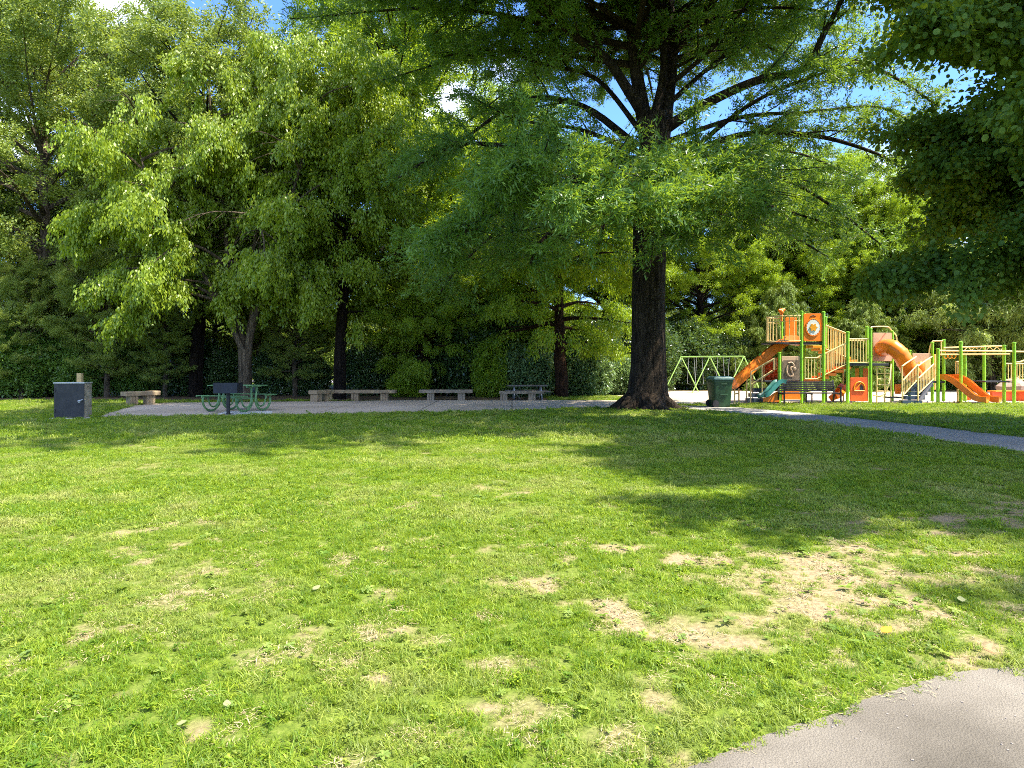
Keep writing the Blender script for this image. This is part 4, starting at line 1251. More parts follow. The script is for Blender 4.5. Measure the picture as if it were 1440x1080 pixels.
def grill():
    y = 20.15
    r = thing('park_grill', 'dark square charcoal grill on a single black post in front of the green table', 'grill', (X(321, y), y, 0), math.radians(4))
    MB().cyl(0, 0, 0.02, 0.66, 0.055, 14).build('post', M['black'], r, False, smooth=True)
    b = MB()
    w, h0, h1, d = 0.345, 0.645, 0.955, 0.26
    b.box(-w, w, -d, d, h0, h0 + 0.012)
    b.box(-w, w, -d, -d + 0.012, h0 + 0.012, h1)
    b.box(-w, w, d - 0.012, d, h0 + 0.012, h1 - 0.05)
    b.box(-w, -w + 0.012, -d + 0.012, d - 0.012, h0 + 0.012, h1)
    b.box(w - 0.012, w, -d + 0.012, d - 0.012, h0 + 0.012, h1)
    b.build('firebox', M['navy'], r, False, 0.004)
    g = MB()
    for i in range(17): g.bar((-w + 0.03 + i * 0.0395, -d + 0.02, 0.90), (-w + 0.03 + i * 0.0395, d - 0.02, 0.90), 0.012, 0.012)
    g.build('grate', M['black'], r, False)
    for s_ in (-1, 1): MB().tube([(s_ * (w + 0.005), -0.1, 0.88), (s_ * (w + 0.06), -0.1, 0.88), (s_ * (w + 0.06), 0.02, 0.88), (s_ * (w + 0.005), 0.02, 0.88)], 0.008, 6).build('handle', M['black'], r, False)
    MB().cyl(0, 0, 0.008, 0.028, 0.15, 16).build('base_plate', M['black'], r, False)
grill()
meta(sheet('table_pad', [G(303, 584), G(383, 583.2), G(383, 578.5), G(318, 578.8)], 0.016, M['pad']))

def green_table():
    y = 21.6
    zt, zs = 0.84, 0.53
    r = thing('picnic_table', 'pale green coated picnic table with curved tube legs on the plaza', 'picnic table', (X(334, y), y, 0), math.radians(-17))
    def slab(name, xa, ya, z, L, w):
        m_ = MB()
        n_ = 7 if w > 0.5 else 3
        for i in range(n_):
            c = ya - w / 2 + w * (i + 0.5) / n_
            m_.box(-L / 2, L / 2, c - w / n_ * 0.42, c + w / n_ * 0.42, z - 0.02, z)
        m_.box(-L / 2, -L / 2 + 0.04, ya - w / 2, ya + w / 2, z - 0.035, z - 0.0215)
        m_.box(L / 2 - 0.04, L / 2, ya - w / 2, ya + w / 2, z - 0.035, z - 0.0215)
        m_.box(-0.02, 0.02, ya - w / 2, ya + w / 2, z - 0.035, z - 0.0215)
        return m_.build(name, M['tgreen'], r, False)
    slab('tabletop', 0, 0, zt, 1.72, 0.72)
    slab('seat', 0, -0.72, zs, 1.72, 0.27)
    slab('seat', 0, 0.72, zs, 1.72, 0.27)
    for xx in (-0.62, 0.62):
        for s_ in (-1, 1):
            m_ = MB()
            c = [(xx, s_ * 0.80, zs - 0.03)]
            for k in range(13):
                a = PI * k / 12
                c.append((xx + s_ * 0.16 * k / 12 * 0.5, s_ * (0.40 + 0.42 * math.cos(a)), 0.40 - 0.365 * math.sin(a)))
            c.append((xx + s_ * 0.08, s_ * 0.05, zt - 0.03))
            m_.tube(smooth_line(c, 3), 0.034, 10)
            m_.tube(smooth_line([(xx, s_ * 0.62, zs - 0.04), (xx, s_ * 0.50, 0.22), (xx, s_ * 0.30, 0.16), (xx, s_ * 0.14, 0.34), (xx, s_ * 0.10, zt - 0.035)], 5), 0.026, 8)
            m_.tube([(xx, s_ * 0.56, zs - 0.045), (xx, s_ * 0.88, zs - 0.045)], 0.024, 8)
            m_.build('leg', M['tgreen'], r, False, smooth=True)
    m_ = MB()
    m_.tube([(-0.62, 0, 0.42), (0.62, 0, 0.42)], 0.022, 8)
    for xx in (-0.62, 0.62): m_.tube([(xx, -0.34, zt - 0.045), (xx, 0.34, zt - 0.045)], 0.024, 8)
    m_.build('brace', M['tgreen'], r, False, smooth=True)
green_table()

GB = 'stone benches round the plaza'
def rough_slab(m_, L, w, z0, z1, seed, cx=0.0):
    rng = random.Random(seed)
    n_ = max(3, int(L / 0.14))
    ring = []
    for i in range(n_ + 1):
        x_ = cx - L / 2 + L * i / n_
        j = lambda a: rng.uniform(-a, a)
        ring.append([(x_, -w / 2 + j(0.018), z0 + j(0.008)), (x_, -w / 2 + j(0.018), z1 - 0.02 + j(0.01)), (x_, -w / 2 + 0.025, z1 + j(0.005)),
                     (x_, w / 2 - 0.025, z1 + j(0.005)), (x_, w / 2 + j(0.018), z1 - 0.02), (x_, w / 2 + j(0.018), z0)])
    v = [p for q in ring for p in q]
    f = [tuple(range(5, -1, -1)), tuple(n_ * 6 + k for k in range(6))]
    for i in range(n_):
        for k in range(6):
            f.append((i * 6 + k, i * 6 + (k + 1) % 6, (i + 1) * 6 + (k + 1) % 6, (i + 1) * 6 + k))
    m_.add(v, f)
def stone_bench(x, y, L, rz, legs, zt, lb, mt, seed, w=0.42, thick=0.13):
    r = thing('stone_bench', lb, 'bench', (x, y, 0), rz, GB)
    m_ = MB(); rough_slab(m_, L, w, zt - thick, zt, seed)
    m_.build('seat', mt, r, False)
    for i, lx in enumerate(legs):
        m_ = MB(); rng = random.Random(seed * 7 + i)
        for k in range(3):
            a = lx - 0.15 + 0.1 * k
            m_.box(a + 0.004, a + 0.096, -w / 2 + 0.05 + rng.uniform(0, 0.02), w / 2 - 0.05, -0.02, zt - thick - 0.003)
        m_.build('pedestal', mt, r, False, 0.012)
    return r
yb_ = 27.55
xa, xb = X(462, yb_), X(557, yb_)
stone_bench((xa + xb) / 2, yb_, xb - xa, 0, (X(500, yb_) - (xa + xb) / 2, X(541, yb_) - (xa + xb) / 2), 0.44, 'long tan stone bench on two pedestals in front of the dark trunk', M['stone'], 1)
p1 = Vector((X(451, 26.9), 26.9, 0))
stone_bench(p1.x, p1.y + 0.1, 0.95, math.radians(62), (-0.28, 0.30), 0.455, 'short stone bench set end-on at the left end of the long bench', M['stone'], 2, 0.46, 0.15)
yb2 = 27.9
xa, xb = X(590, yb2), X(664.5, yb2)
stone_bench((xa + xb) / 2, yb2, xb - xa, 0, (X(606, yb2) - (xa + xb) / 2, X(649, yb2) - (xa + xb) / 2), 0.435, 'stone bench on two pedestals in the middle with dark hollies behind', M['stonegrey'], 3)
stone_bench(X(196, 24.7), 24.8, 1.2, math.radians(52), (-0.3, 0.3), 0.50, 'tan stone bench standing obliquely at the left end of the plaza', M['stone'], 4, 0.46, 0.15)
yb3 = 27.7
xa, xb = X(702, yb3), X(765, yb3)
stone_bench((xa + xb) / 2, yb3, xb - xa, 0, (X(708.5, yb3) - (xa + xb) / 2, X(748, yb3) - (xa + xb) / 2), 0.385, 'low grey stone bench in front of the wooden picnic table', M['stonegrey'], 5, 0.42, 0.10)

def wood_table():
    y = 28.6
    xa, xb = X(714, y), X(769, y)
    L = xb - xa
    zt = 0.60
    r = thing('picnic_table', 'grey weathered wooden picnic table with pale metal legs by the reddish trunk', 'picnic table', ((xa + xb) / 2, y, 0), math.radians(3))
    def planks(name, yc, z, n_, L_):
        m_ = MB()
        for i in range(n_):
            c = yc + (i - (n_ - 1) / 2) * 0.145
            m_.box(-L_ / 2, L_ / 2, c - 0.068, c + 0.068, z - 0.042, z)
        m_.build(name, M['wood'], r, False, 0.005)
    planks('tabletop', 0, zt, 5, L)
    planks('seat', -0.66, 0.37, 2, L * 1.1)
    planks('seat', 0.66, 0.37, 2, L * 1.1)
    for xx in (-L * 0.34, L * 0.34):
        m_ = MB()
        m_.tube([(xx, -0.55, 0.0), (xx, -0.2, zt - 0.045)], 0.03, 8)
        m_.tube([(xx, 0.55, 0.0), (xx, 0.2, zt - 0.045)], 0.03, 8)
        m_.tube([(xx, -0.78, 0.30), (xx, 0.78, 0.30)], 0.026, 8)
        m_.tube([(xx, -0.62, 0.30), (xx * 0.55, -0.3, 0.02)], 0.02, 6)
        m_.build('leg', M['steel'], r, False, smooth=True)
wood_table()

def cart():
    y = 23.6
    s = 0.02525
    r = thing('wheeled_bin', 'dark green wheeled rubbish bin with a faded lid beside the path', 'bin', (X(1012, y), y, 0), math.radians(8))
    def ring(w, d, z, rr=0.06, dx=0):
        out = []
        for sx, sy, a0 in ((1, 1, 0), (-1, 1, 90), (-1, -1, 180), (1, -1, 270)):
            for k in range(4):
                a = math.radians(a0 + 30 * k)
                out.append((dx + sx * (w / 2 - rr) + rr * math.cos(a), sy * (d / 2 - rr) + rr * math.sin(a), z))
        return out
    def loft(m_, rings):
        n_ = len(rings[0])
        f = [tuple(range(n_ - 1, -1, -1)), tuple((len(rings) - 1) * n_ + k for k in range(n_))]
        for i in range(len(rings) - 1):
            for k in range(n_):
                f.append((i * n_ + k, i * n_ + (k + 1) % n_, (i + 1) * n_ + (k + 1) % n_, (i + 1) * n_ + k))
        m_.add([p for q in rings for p in q], f)
    m_ = MB(); loft(m_, [ring(0.62, 0.58, 0.03), ring(0.64, 0.60, 0.10), ring(0.72, 0.70, 0.72), ring(0.745, 0.73, 0.86), ring(0.79, 0.78, 0.87), ring(0.79, 0.78, 0.955)])
    m_.build('body', M['cart'], r, False, smooth=True)
    m_ = MB(); loft(m_, [ring(0.83, 0.82, 0.962, dx=0.01), ring(0.84, 0.83, 1.0, dx=0.01), ring(0.78, 0.77, 1.045, dx=0.01), ring(0.60, 0.58, 1.075, dx=0.01)])
    m_.build('lid', M['lid'], r, False, smooth=True)
    MB().box(-0.16, 0.16, -0.385, -0.335, 0.42, 0.47).build('grip', M['cart'], r, False, 0.01)
    MB().box(-0.12, 0.12, -0.40, -0.355, 0.79, 0.84).build('grip', M['cart'], r, False, 0.01)
    r.scale = (0.9, 0.9, 1)
    for sy in (-0.30, 0.30):
        m_ = MB(); m_.tube([(-0.30, sy - 0.035, 0.13), (-0.30, sy + 0.035, 0.13)], 0.125, 18)
        m_.build('wheel', M['rubber'], r, False, smooth=True)
    MB().tube([(-0.40, -0.30, 0.93), (-0.47, -0.30, 0.97), (-0.47, 0.30, 0.97), (-0.40, 0.30, 0.93)], 0.018, 8).build('handle', M['cart'], r, False)
cart()

def park_bench():
    y = 24.75
    xa, xb = X(1097.5, y), X(1178.5, y)
    L = xb - xa
    r = thing('park_bench', 'long black slatted metal park bench facing the lawn before the playground', 'bench', ((xa + xb) / 2, y, 0), 0)
    m_ = MB()
    for i in range(6): m_.box(-L / 2, L / 2, -0.28 + i * 0.085, -0.28 + i * 0.085 + 0.055, 0.425, 0.455)
    m_.build('seat', M['slat'], r, False, 0.004)
    m_ = MB()
    for i in range(5):
        z = 0.52 + i * 0.078
        yy = 0.24 + i * 0.022
        m_.bar((-L / 2, yy, z), (L / 2, yy, z), 0.022, 0.05)
    m_.build('backrest', M['slat'], r, False, 0.004)
    for xx in (-L / 2 + 0.03, L / 2 - 0.03):
        m_ = MB()
        m_.bar((xx, -0.27, 0), (xx, -0.27, 0.64), 0.05, 0.05)
        m_.bar((xx, 0.33, 0), (xx, 0.24, 0.42), 0.05, 0.05)
        m_.bar((xx, 0.235, 0.42), (xx, 0.36, 0.90), 0.05, 0.05)
        m_.bar((xx, -0.295, 0.655), (xx, 0.27, 0.655), 0.055, 0.03)
        m_.bar((xx, -0.24, 0.405), (xx, 0.24, 0.405), 0.045, 0.035)
        m_.build('leg', M['black'], r, False, 0.006)
    m_ = MB()
    m_.bar((0, -0.24, 0.405), (0, 0.26, 0.405), 0.045, 0.035)
    m_.bar((0, -0.22, 0.0), (0, -0.22, 0.40), 0.035, 0.035)
    m_.bar((0, 0.28, 0.0), (0, 0.22, 0.40), 0.035, 0.035)
    m_.build('middle_support', M['black'], r, False)
park_bench()

# ------------------------------------------------------------------ swings
def swing_set():
    A = Vector((X(958, 35.5), 35.5, 0)); Bq = Vector((X(1046, 33.6), 33.6, 0))
    zt = 1.86
    r = thing('swing_set', 'pale green swing set with two bays behind the wheeled bin', 'swing set', A.lerp(Bq, 0.5), 0)
    d = (Bq - A).normalized(); n_ = Vector((d.y, -d.x, 0))
    nx_ = (d * 0.62 + n_ * 0.3).normalized()
    MB().tube([A + Vector((0, 0, zt)), Bq + Vector((0, 0, zt))], 0.035, 10).build('top_bar', M['swing'], r, smooth=True)
    for k, t in enumerate((0, 0.47, 1.0)):
        c = A.lerp(Bq, t)
        for s_ in (-1, 1):
            foot = c + d * (0.66 * s_) + n_ * (0.75 * s_) * (-1)
            top = c + Vector((0, 0, zt))
            q = smooth_line([foot + Vector((0, 0, -0.02)), foot.lerp(top, 0.55), foot.lerp(top, 0.92), top + d * (0.04 * s_)], 4)
            MB().tube(q, 0.030, 9).build('leg', M['swing'], r, smooth=True)
    for t in (0.17, 0.30, 0.64, 0.82):
        c = A.lerp(Bq, t)
        m_ = MB()
        for s_ in (-1, 1):
            m_.tube([c + d * (0.14 * s_) + Vector((0, 0, zt - 0.02)), c + d * (0.22 * s_) + Vector((0, 0, 0.46))], 0.011, 5)
        ch = m_.build('swing_chain', M['steel'], r)
        m_ = MB()
        for k in range(6):
            a, b_ = -0.22 + 0.44 * k / 6, -0.22 + 0.44 * (k + 1) / 6
            za, zb = 0.40 + 1.1 * a * a, 0.40 + 1.1 * b_ * b_
            m_.prism([c + d * a + n_ * 0.07 + Vector((0, 0, za)), c + d * b_ + n_ * 0.07 + Vector((0, 0, zb)), c + d * b_ + n_ * 0.07 + Vector((0, 0, zb + 0.02)), c + d * a + n_ * 0.07 + Vector((0, 0, za + 0.02))], (0, 0, 0), n_ * -0.14)
        m_.build('swing_seat', M['rubber'], ch)
swing_set()

# ------------------------------------------------------------------ playground
YF, YB = 25.6, 27.1
def post(r, px, ytop, Y, rad=0.06, name='post', mt='lime'):
    p = P(px, ytop, Y)
    m_ = MB()
    m_.tube([(p.x, Y, -0.02), (p.x, Y, p.z - 0.05)], rad, 14)
    m_.tube([(p.x, Y, p.z - 0.05), (p.x, Y, p.z - 0.015), (p.x, Y, p.z)], [rad * 1.18, rad * 1.12, rad * 0.6], 14)
    for zc in (0.45, p.z * 0.62): m_.tube([(p.x, Y, zc), (p.x, Y, zc + 0.06)], rad * 1.12, 14)
    return m_.build(name, M[mt], r, smooth=True)
def deck(r, xa, xb, ya, yb, z, th=0.07, mt='deck', name='deck'):
    return MB().box(xa, xb, ya, yb, z - th, z).build(name, M[mt], r, bevel=0.008)
def railing(r, a, b, h, gap=0.105, mt='beige', hb=0.06, rad=0.017, name='railing'):
    a, b = Vector(a), Vector(b)
    m_ = MB()
    up = Vector((0, 0, 1))
    m_.tube([a + up * h, b + up * h], rad * 1.5, 8)
    m_.tube([a + up * hb, b + up * hb], rad * 1.3, 8)
    n_ = max(2, int((b - a).length / gap))
    for i in range(n_ + 1):
        p = a.lerp(b, i / n_)
        m_.tube([p + up * hb, p + up * h], rad, 6)
    return m_.build(name, M[mt], r)
def slide(r, path, w, wall, side, mt='orange', name='slide', th=0.035):
    """open trough along a path; side = unit vector across it"""
    side = Vector(side).normalized()
    prof = [(-w / 2 - th, wall), (-w / 2, wall), (-w / 2 + 0.03, 0.05), (-w / 2 + 0.10, 0), (w / 2 - 0.10, 0), (w / 2 - 0.03, 0.05), (w / 2, wall), (w / 2 + th, wall),
            (w / 2 + th * 0.8, -th), (-w / 2 - th * 0.8, -th)]
    q = smooth_line(path, 5)
    k = len(prof)
    v = []; f = []
    for i, p in enumerate(q):
        d = (q[min(i + 1, len(q) - 1)] - q[max(i - 1, 0)]).normalized()
        s2 = (side - d * side.dot(d)).normalized()
        u = s2.cross(d)
        if u.z < 0: u = -u
        for a_, h_ in prof: v.append(p + s2 * a_ + u * h_)
    for i in range(len(q) - 1):
        for j in range(k):
            f.append((i * k + j, i * k + (j + 1) % k, (i + 1) * k + (j + 1) % k, (i + 1) * k + j))
    f += [tuple(range(k)), tuple((len(q) - 1) * k + j for j in reversed(range(k)))]
    return MB().add(v, f).build(name, M[mt], r, smooth=True)
def rrect(cx, cz, w, h, y, rad=0.06, n=5):
    out = []
    for sx, sz, a0 in ((1, 1, 0), (-1, 1, 90), (-1, -1, 180), (1, -1, 270)):
        for k in range(n):
            a = math.radians(a0 + 90 * k / (n - 1))
            out.append((cx + sx * (w / 2 - rad) + rad * math.cos(a), y, cz + sz * (h / 2 - rad) + rad * math.sin(a)))
    return out
def disc(cx, cz, r_, y, n=28, wob=0, lobes=0):
    return [(cx + r_ * (1 + wob * math.cos(lobes * 2 * PI * k / n)) * math.cos(2 * PI * k / n), y, cz + r_ * (1 + wob * math.cos(lobes * 2 * PI * k / n)) * math.sin(2 * PI * k / n)) for k in range(n)]
def plate(poly, th, mt, name, r, bevel=0.008):
    return MB().prism(poly, (0, 0, 0), (0, th, 0)).build(name, M[mt], r, bevel=bevel)

def tower():
    r = thing('play_tower', 'tall orange and green playground tower with flower panel, stairs and tube slide', 'play structure', (X(1160, 26), 26, 0))
    for px, yt, Y in ((1096, 495, YF), (1127, 437, YF), (1158, 438, YF), (1192, 466, YF), (1224, 461, YF), (1069.5, 497, 26.7), (1099, 443, YB), (1131, 440, YB), (1161, 445, YB), (1219, 459, YB), (1254.5, 465, YB), (1192, 470, YB)):
        post(r, px, yt, Y)
    zC, zA, zB = Zz(481, YF), Zz(535, YF), Zz(511, YF)
    xl = lambda px: X(px, YF)
    deck(r, xl(1091), xl(1160), YF, YB, zC)
    deck(r, xl(1076), xl(1131), YF + 0.02, YB, zA)
    deck(r, xl(1190), xl(1250), YF, YB + 0.1, zB, 0.09)
    # bowed balcony of cream bars on the tower
    m_ = MB()
    c = Vector((xl(1126), YF + 0.72, zC)); pts = []
    for k in range(17):
        a = math.radians(-100 - 165 * k / 16 + 5)
        pts.append(c + Vector((0.98 * math.cos(a), 0.78 * math.sin(a), 0)))
    pts = [Vector((xl(1127), YF, zC))] + pts
    up = Vector((0, 0, 1))
    hr = Zz(444, YF) - zC
    m_.tube([p + up * hr for p in pts], 0.026, 8); m_.tube([p + up * 0.05 for p in pts], 0.024, 8); m_.tube([p + up * (hr * 0.80) for p in pts], 0.016, 6)
    for p in pts: m_.tube([p + up * 0.05, p + up * hr], 0.017, 6)
    m_.build('balcony_railing', M['beige'], r)
    # flower panel
    cx, cz = (xl(1130) + xl(1156)) / 2, (Zz(441, YF) + Zz(480, YF)) / 2
    w_, h_ = xl(1155.8) - xl(1129.8), Zz(440.5, YF) - Zz(479.5, YF)
    fp = plate(rrect(cx, cz, w_, h_, YF - 0.02), 0.045, 'orange', 'flower_panel', r)
    m_ = MB(); m_.tube([(p[0] * 1 + 0, YF - 0.03, cz + (p[2] - cz) * 1.18) for p in disc(cx, cz, 0.275, 0, 32)], 0.022, 6, closed=True); m_.build('panel_rim', M['orange'], fp)
    m_ = MB(); m_.prism([(p[0], p[1], cz + (p[2] - cz) * 1.2) for p in disc(cx, cz, 0.245, YF - 0.045, 72, 0.035, 18)], (0, 0, 0), (0, 0.022, 0)); m_.build('white_petals', M['white'], fp)
    m_ = MB(); m_.prism(disc(cx, cz, 0.125, YF - 0.068, 60, 0.22, 6), (0, 0, 0), (0, 0.02, 0)); m_.build('flower_centre', M['yellow'], fp)
    m_ = MB(); m_.tube([(cx - 0.10, YF - 0.03, Zz(445, YF)), (cx, YF - 0.03, Zz(443.4, YF)), (cx + 0.10, YF - 0.03, Zz(445, YF))], 0.014, 6); m_.build('hand_hold', M['deck'], fp)
    # orange telescope ornament and orange inner panel on the tower
    m_ = MB()
    pt = P(1099, 440, YB - 0.1)
    m_.ball(pt + Vector((0, 0, 0.04)), 0.09, 0.09, 0.10); m_.tube([pt + Vector((-0.13, -0.05, 0.10)), pt + Vector((0.13, 0.05, 0.13))], [0.05, 0.065], 10); m_.tube([pt + Vector((0, 0, -0.35)), pt], 0.05, 10)
    m_.build('telescope', M['orange'], r, smooth=True)
    plate(rrect((X(1105, YB) + X(1121, YB)) / 2, (Zz(446, YB) + Zz(479, YB)) / 2, X(1121, YB) - X(1105, YB), Zz(446, YB) - Zz(479, YB), YB + 0.02), 0.04, 'orange', 'inner_panel', r)
    # relief panel below
    cx, cz = (xl(1099) + xl(1124.6)) / 2, (Zz(501, YF) + Zz(535, YF)) / 2
    w_, h_ = xl(1124.6) - xl(1099), Zz(501, YF) - Zz(535, YF)
    rp = plate(rrect(cx, cz, w_, h_, YF - 0.02, 0.03), 0.045, 'panel', 'relief_panel', r)
    m_ = MB(); m_.prism(rrect(cx, cz - 0.05, w_ - 0.09, h_ - 0.20, YF - 0.034, 0.03), (0, 0, 0), (0, 0.012, 0)); m_.build('relief_ground', M['relief'], rp)
    m_ = MB()
    m_.tube(smooth_line([(cx - 0.13, YF - 0.045, cz + 0.12), (cx - 0.17, YF - 0.045, cz - 0.05), (cx - 0.10, YF - 0.045, cz - 0.26), (cx + 0.06, YF - 0.045, cz - 0.28), (cx + 0.03, YF - 0.045, cz - 0.12), (cx - 0.02, YF - 0.045, cz + 0.02), (cx + 0.10, YF - 0.045, cz + 0.10), (cx + 0.02, YF - 0.045, cz + 0.22), (cx - 0.10, YF - 0.045, cz + 0.2)], 4), 0.030, 7)
    m_.ball((cx + 0.14, YF - 0.045, cz - 0.02), 0.06, 0.02, 0.07)
    m_.build('relief_figure', M['panel'], rp, smooth=True)
    # tall orange slide to the left
    slide(r, [P(1116, 484, 26.9), P(1108, 484, 26.75), P(1090, 496, 26.5), P(1066, 516, 26.3), P(1044, 536, 26.15), P(1034, 544, 26.1), P(1026, 547, 26.05)], 0.62, 0.30, (0.25, 1, 0), 'orange', 'tall_slide')
    m_ = MB()
    for px, Y in ((1033, 26.0), (1039, 26.4), (1050, 26.0)):
        m_.tube([(X(px, Y), Y, 0), (X(px, Y), Y, Zz(548 if px < 1045 else 533, Y) + 0.05)], 0.03, 8)
    m_.tube([(X(1033, 26), 26.0, 0.35), (X(1039, 26.4), 26.4, 0.35)], 0.025, 8)
    m_.build('slide_support', M['beige'], r)
    # bumpy red climbing wall behind the steps
    m_ = MB()
    a, b_ = P(1072, 503, 26.75), P(1095, 503, 26.75)
    z0, z1 = Zz(534, 26.75), Zz(503, 26.75)
    m_.box(a.x, b_.x, 26.72, 26.78, z0, z1)
    for i in range(4):
        for j in range(4): m_.ball((a.x + (i + 0.5 + 0.25 * (j % 2) - 0.12) * (b_.x - a.x) / 4, 26.70, z0 + (j + 0.5) * (z1 - z0) / 4), 0.07, 0.05, 0.085, 8, 5)
    m_.build('climbing_wall', M['red'], r, smooth=True)
    # steps and hand rails at the left
    m_ = MB()
    for i, (px, py) in enumerate(((1062, 560), (1066, 553), (1070, 546))):
        p = P(px, py, 25.7 + 0.2 * i)
        m_.box(p.x - 0.33, p.x + 0.33, p.y - 0.14, p.y + 0.14, p.z - 0.14, p.z)
    m_.build('steps', M['bluegrey'], r)
    for Y, dx in ((25.45, 0), (26.4, 3)):
        m_ = MB()
        m_.tube(smooth_line([P(1055.5 + dx, 570, Y) if Y < 25.6 else P(1055.5 + dx, 568, Y), P(1056 + dx, 527, Y), P(1060 + dx, 521, Y), P(1087 + dx, 505, Y), P(1088 + dx, 507, Y), P(1088 + dx, 520, Y)], 4), 0.024, 8)
        m_.tube([P(1057 + dx, 540, Y), P(1086 + dx, 521, Y)], 0.020, 8)
        m_.tube([P(1071.5 + dx, 515, Y), P(1071.5 + dx, 560, Y)], 0.020, 8)
        m_.build('hand_rail', M['beige'], r)
    # teal wave slide on an orange skirt
    slide(r, [P(1100, 538, 25.35), P(1094, 539, 25.3), P(1086, 547, 25.2), P(1078, 555, 25.1), P(1071, 558, 25.05)], 0.5, 0.12, (0.1, 1, 0), 'teal', 'wave_slide')
    y_ = 25.02
    plate([P(1096, 550, y_), P(1090, 552, y_), P(1083, 557, y_), P(1074, 560, y_), P(1073, 565, y_), P(1096, 566, y_)], 0.05, 'orange', 'slide_skirt', r)
    plate([P(1100, 549, y_ + .5), P(1124, 549, y_ + .5), P(1126, 562, y_ + .5), P(1100, 562, y_ + .5)], 0.05, 'orange', 'lower_panel', r)
    # stairs low deck -> deck B, in front
    n_ = 5
    for i in range(n_):
        px = 1150 + 10.5 * i
        p = P(px, 534 - 4.6 * i, YF)
        MB().box(p.x - 0.17, p.x + 0.17, YF + 0.05, YF + 0.85, p.z - 0.10, p.z).build('stair_tread', M['orange'], r, bevel=0.01)
    railing(r, P(1132, 535, YF), P(1150, 535, YF), 0.86)
    railing(r, P(1150, 534, YF), P(1191, 514, YF), 0.86)
    railing(r, P(1150, 534, YF + 0.9), P(1191, 514, YF + 0.9), 0.86)
    railing(r, P(1194, 512, YF), P(1222, 512, YF), 0.95)
    railing(r, P(1194, 512, YB), P(1222, 512, YB), 0.95)
    # stairs tower -> deck B, behind
    for i in range(6):
        p = P(1143 + 10.0 * i, 486 + 4.0 * i, YB - 0.1)
        MB().box(p.x - 0.18, p.x + 0.18, YB - 0.5, YB + 0.3, p.z - 0.10, p.z).build('stair_tread', M['yellow'], r, bevel=0.01)
    railing(r, P(1161, 493, YB - 0.52), P(1192, 505, YB - 0.52), 1.0)
    railing(r, P(1161, 493, YB + 0.32), P(1192, 505, YB + 0.32), 1.0)
    for x_ in (1166, 1176, 1186):
        p = P(x_, 508, YB - 0.2)
        m_ = MB(); m_.tube([(p.x, p.y, 0), (p.x, p.y, p.z - 0.2)], 0.03, 8)
    m_.build('stair_support', M['beige'], r)
    # orange arch panel at ground level
    cx, cz = (xl(1196) + xl(1220)) / 2, (Zz(531, YF) + Zz(564, YF)) / 2
    w_, h_ = xl(1220.5) - xl(1195.5), Zz(531, YF) - Zz(564, YF)
    ap = plate(rrect(cx, cz, w_, h_, YF - 0.02, 0.04), 0.05, 'red', 'arch_panel', r)
    m_ = MB()
    arc = [(cx - 0.2, YF - 0.035, cz - 0.05)] + [(cx - 0.2 * math.cos(PI * k / 10), YF - 0.035, cz + 0.06 + 0.22 * math.sin(PI * k / 10)) for k in range(11)] + [(cx + 0.2, YF - 0.035, cz - 0.05)]
    m_.tube(arc, 0.022, 6, closed=True)
    m_.tube([(cx - 0.17, YF - 0.035, cz - 0.03), (cx + 0.06, YF - 0.035, cz + 0.25)], 0.018, 6)
    m_.build('arch_trim', M['yellow'], ap)
    m_ = MB(); m_.prism([(cx + 0.02, YF - 0.03, cz - 0.02), (cx + 0.15, YF - 0.03, cz - 0.02), (cx + 0.13, YF - 0.03, cz + 0.12), (cx + 0.05, YF - 0.03, cz + 0.2)], (0, 0, 0), (0, 0.008, 0)); m_.build('arch_window', M['deck'], ap)
    # small coloured panels under deck B
    for px0, px1, mt in ((1197, 1202, 'lime'), (1203, 1208, 'yellow'), (1209, 1213, 'lime'), (1214, 1221, 'orange')):
        plate([P(px0, 518, YF + .9), P(px1, 518, YF + .9), P(px1, 531, YF + .9), P(px0, 531, YF + .9)], 0.03, mt, 'tall_slat', r, 0)
    slide(r, [P(1194, 541, 26.6), P(1188, 546, 26.3), P(1181, 555, 26.0), P(1174, 561, 25.9)], 0.45, 0.16, (0.2, 1, 0), 'orange', 'small_slide')
    # tube slide
    plate(rrect((X(1228, 26.7) + X(1254, 26.7)) / 2, (Zz(468, 26.7) + Zz(508, 26.7)) / 2, X(1254, 26.7) - X(1228, 26.7), Zz(468, 26.7) - Zz(508, 26.7), 26.7, 0.04), 0.05, 'panel', 'tube_panel', r)
    q = smooth_line([P(1240, 490, 26.72), P(1244, 489, 26.4), P(1252, 488, 26.0), P(1261, 493, 25.8), P(1268, 501, 25.75), P(1274, 511, 25.8), P(1279, 520, 25.9), P(1286, 527, 26.2)], 5)
    rr_ = [0.295 * (1.0 + (0.09 if i % 6 in (0,) else 0)) for i in range(len(q))]
    tb = MB(); tb.tube(q, rr_, 22, cap=False)
    tb = tb.build('tube_slide', M['orange'], r, smooth=True)
    so_ = tb.modifiers.new('wall', 'SOLIDIFY'); so_.thickness = 0.02
    m_ = MB()
    m_.tube(smooth_line([P(1224, 466, YF + .2), P(1225, 461, YF + .2), P(1228, 459.5, YF + .3), P(1248, 459.5, YF + .8), P(1253, 464, YB), P(1260, 472, YB), P(1261, 480, YB)], 4), 0.024, 8)
    m_.build('hoop_rail', M['beige'], r)
    # cream ladder and loop climber
    m_ = MB()
    for px in (1233, 1244, 1253): m_.tube([P(px, 566.5, 25.7), P(px, 511, 25.7)], 0.026, 8)
    for py in (517, 525, 533, 541, 550, 558): m_.tube([P(1232, py, 25.7), P(1254, py, 25.7)], 0.018, 7)
    m_.build('ladder', M['beige'], r)
    m_ = MB()
    m_.tube(smooth_line([P(1243, 560, 25.2), P(1247, 548, 25.1), P(1251, 535, 25.2), P(1253, 512, 25.6)], 4), 0.022, 7)
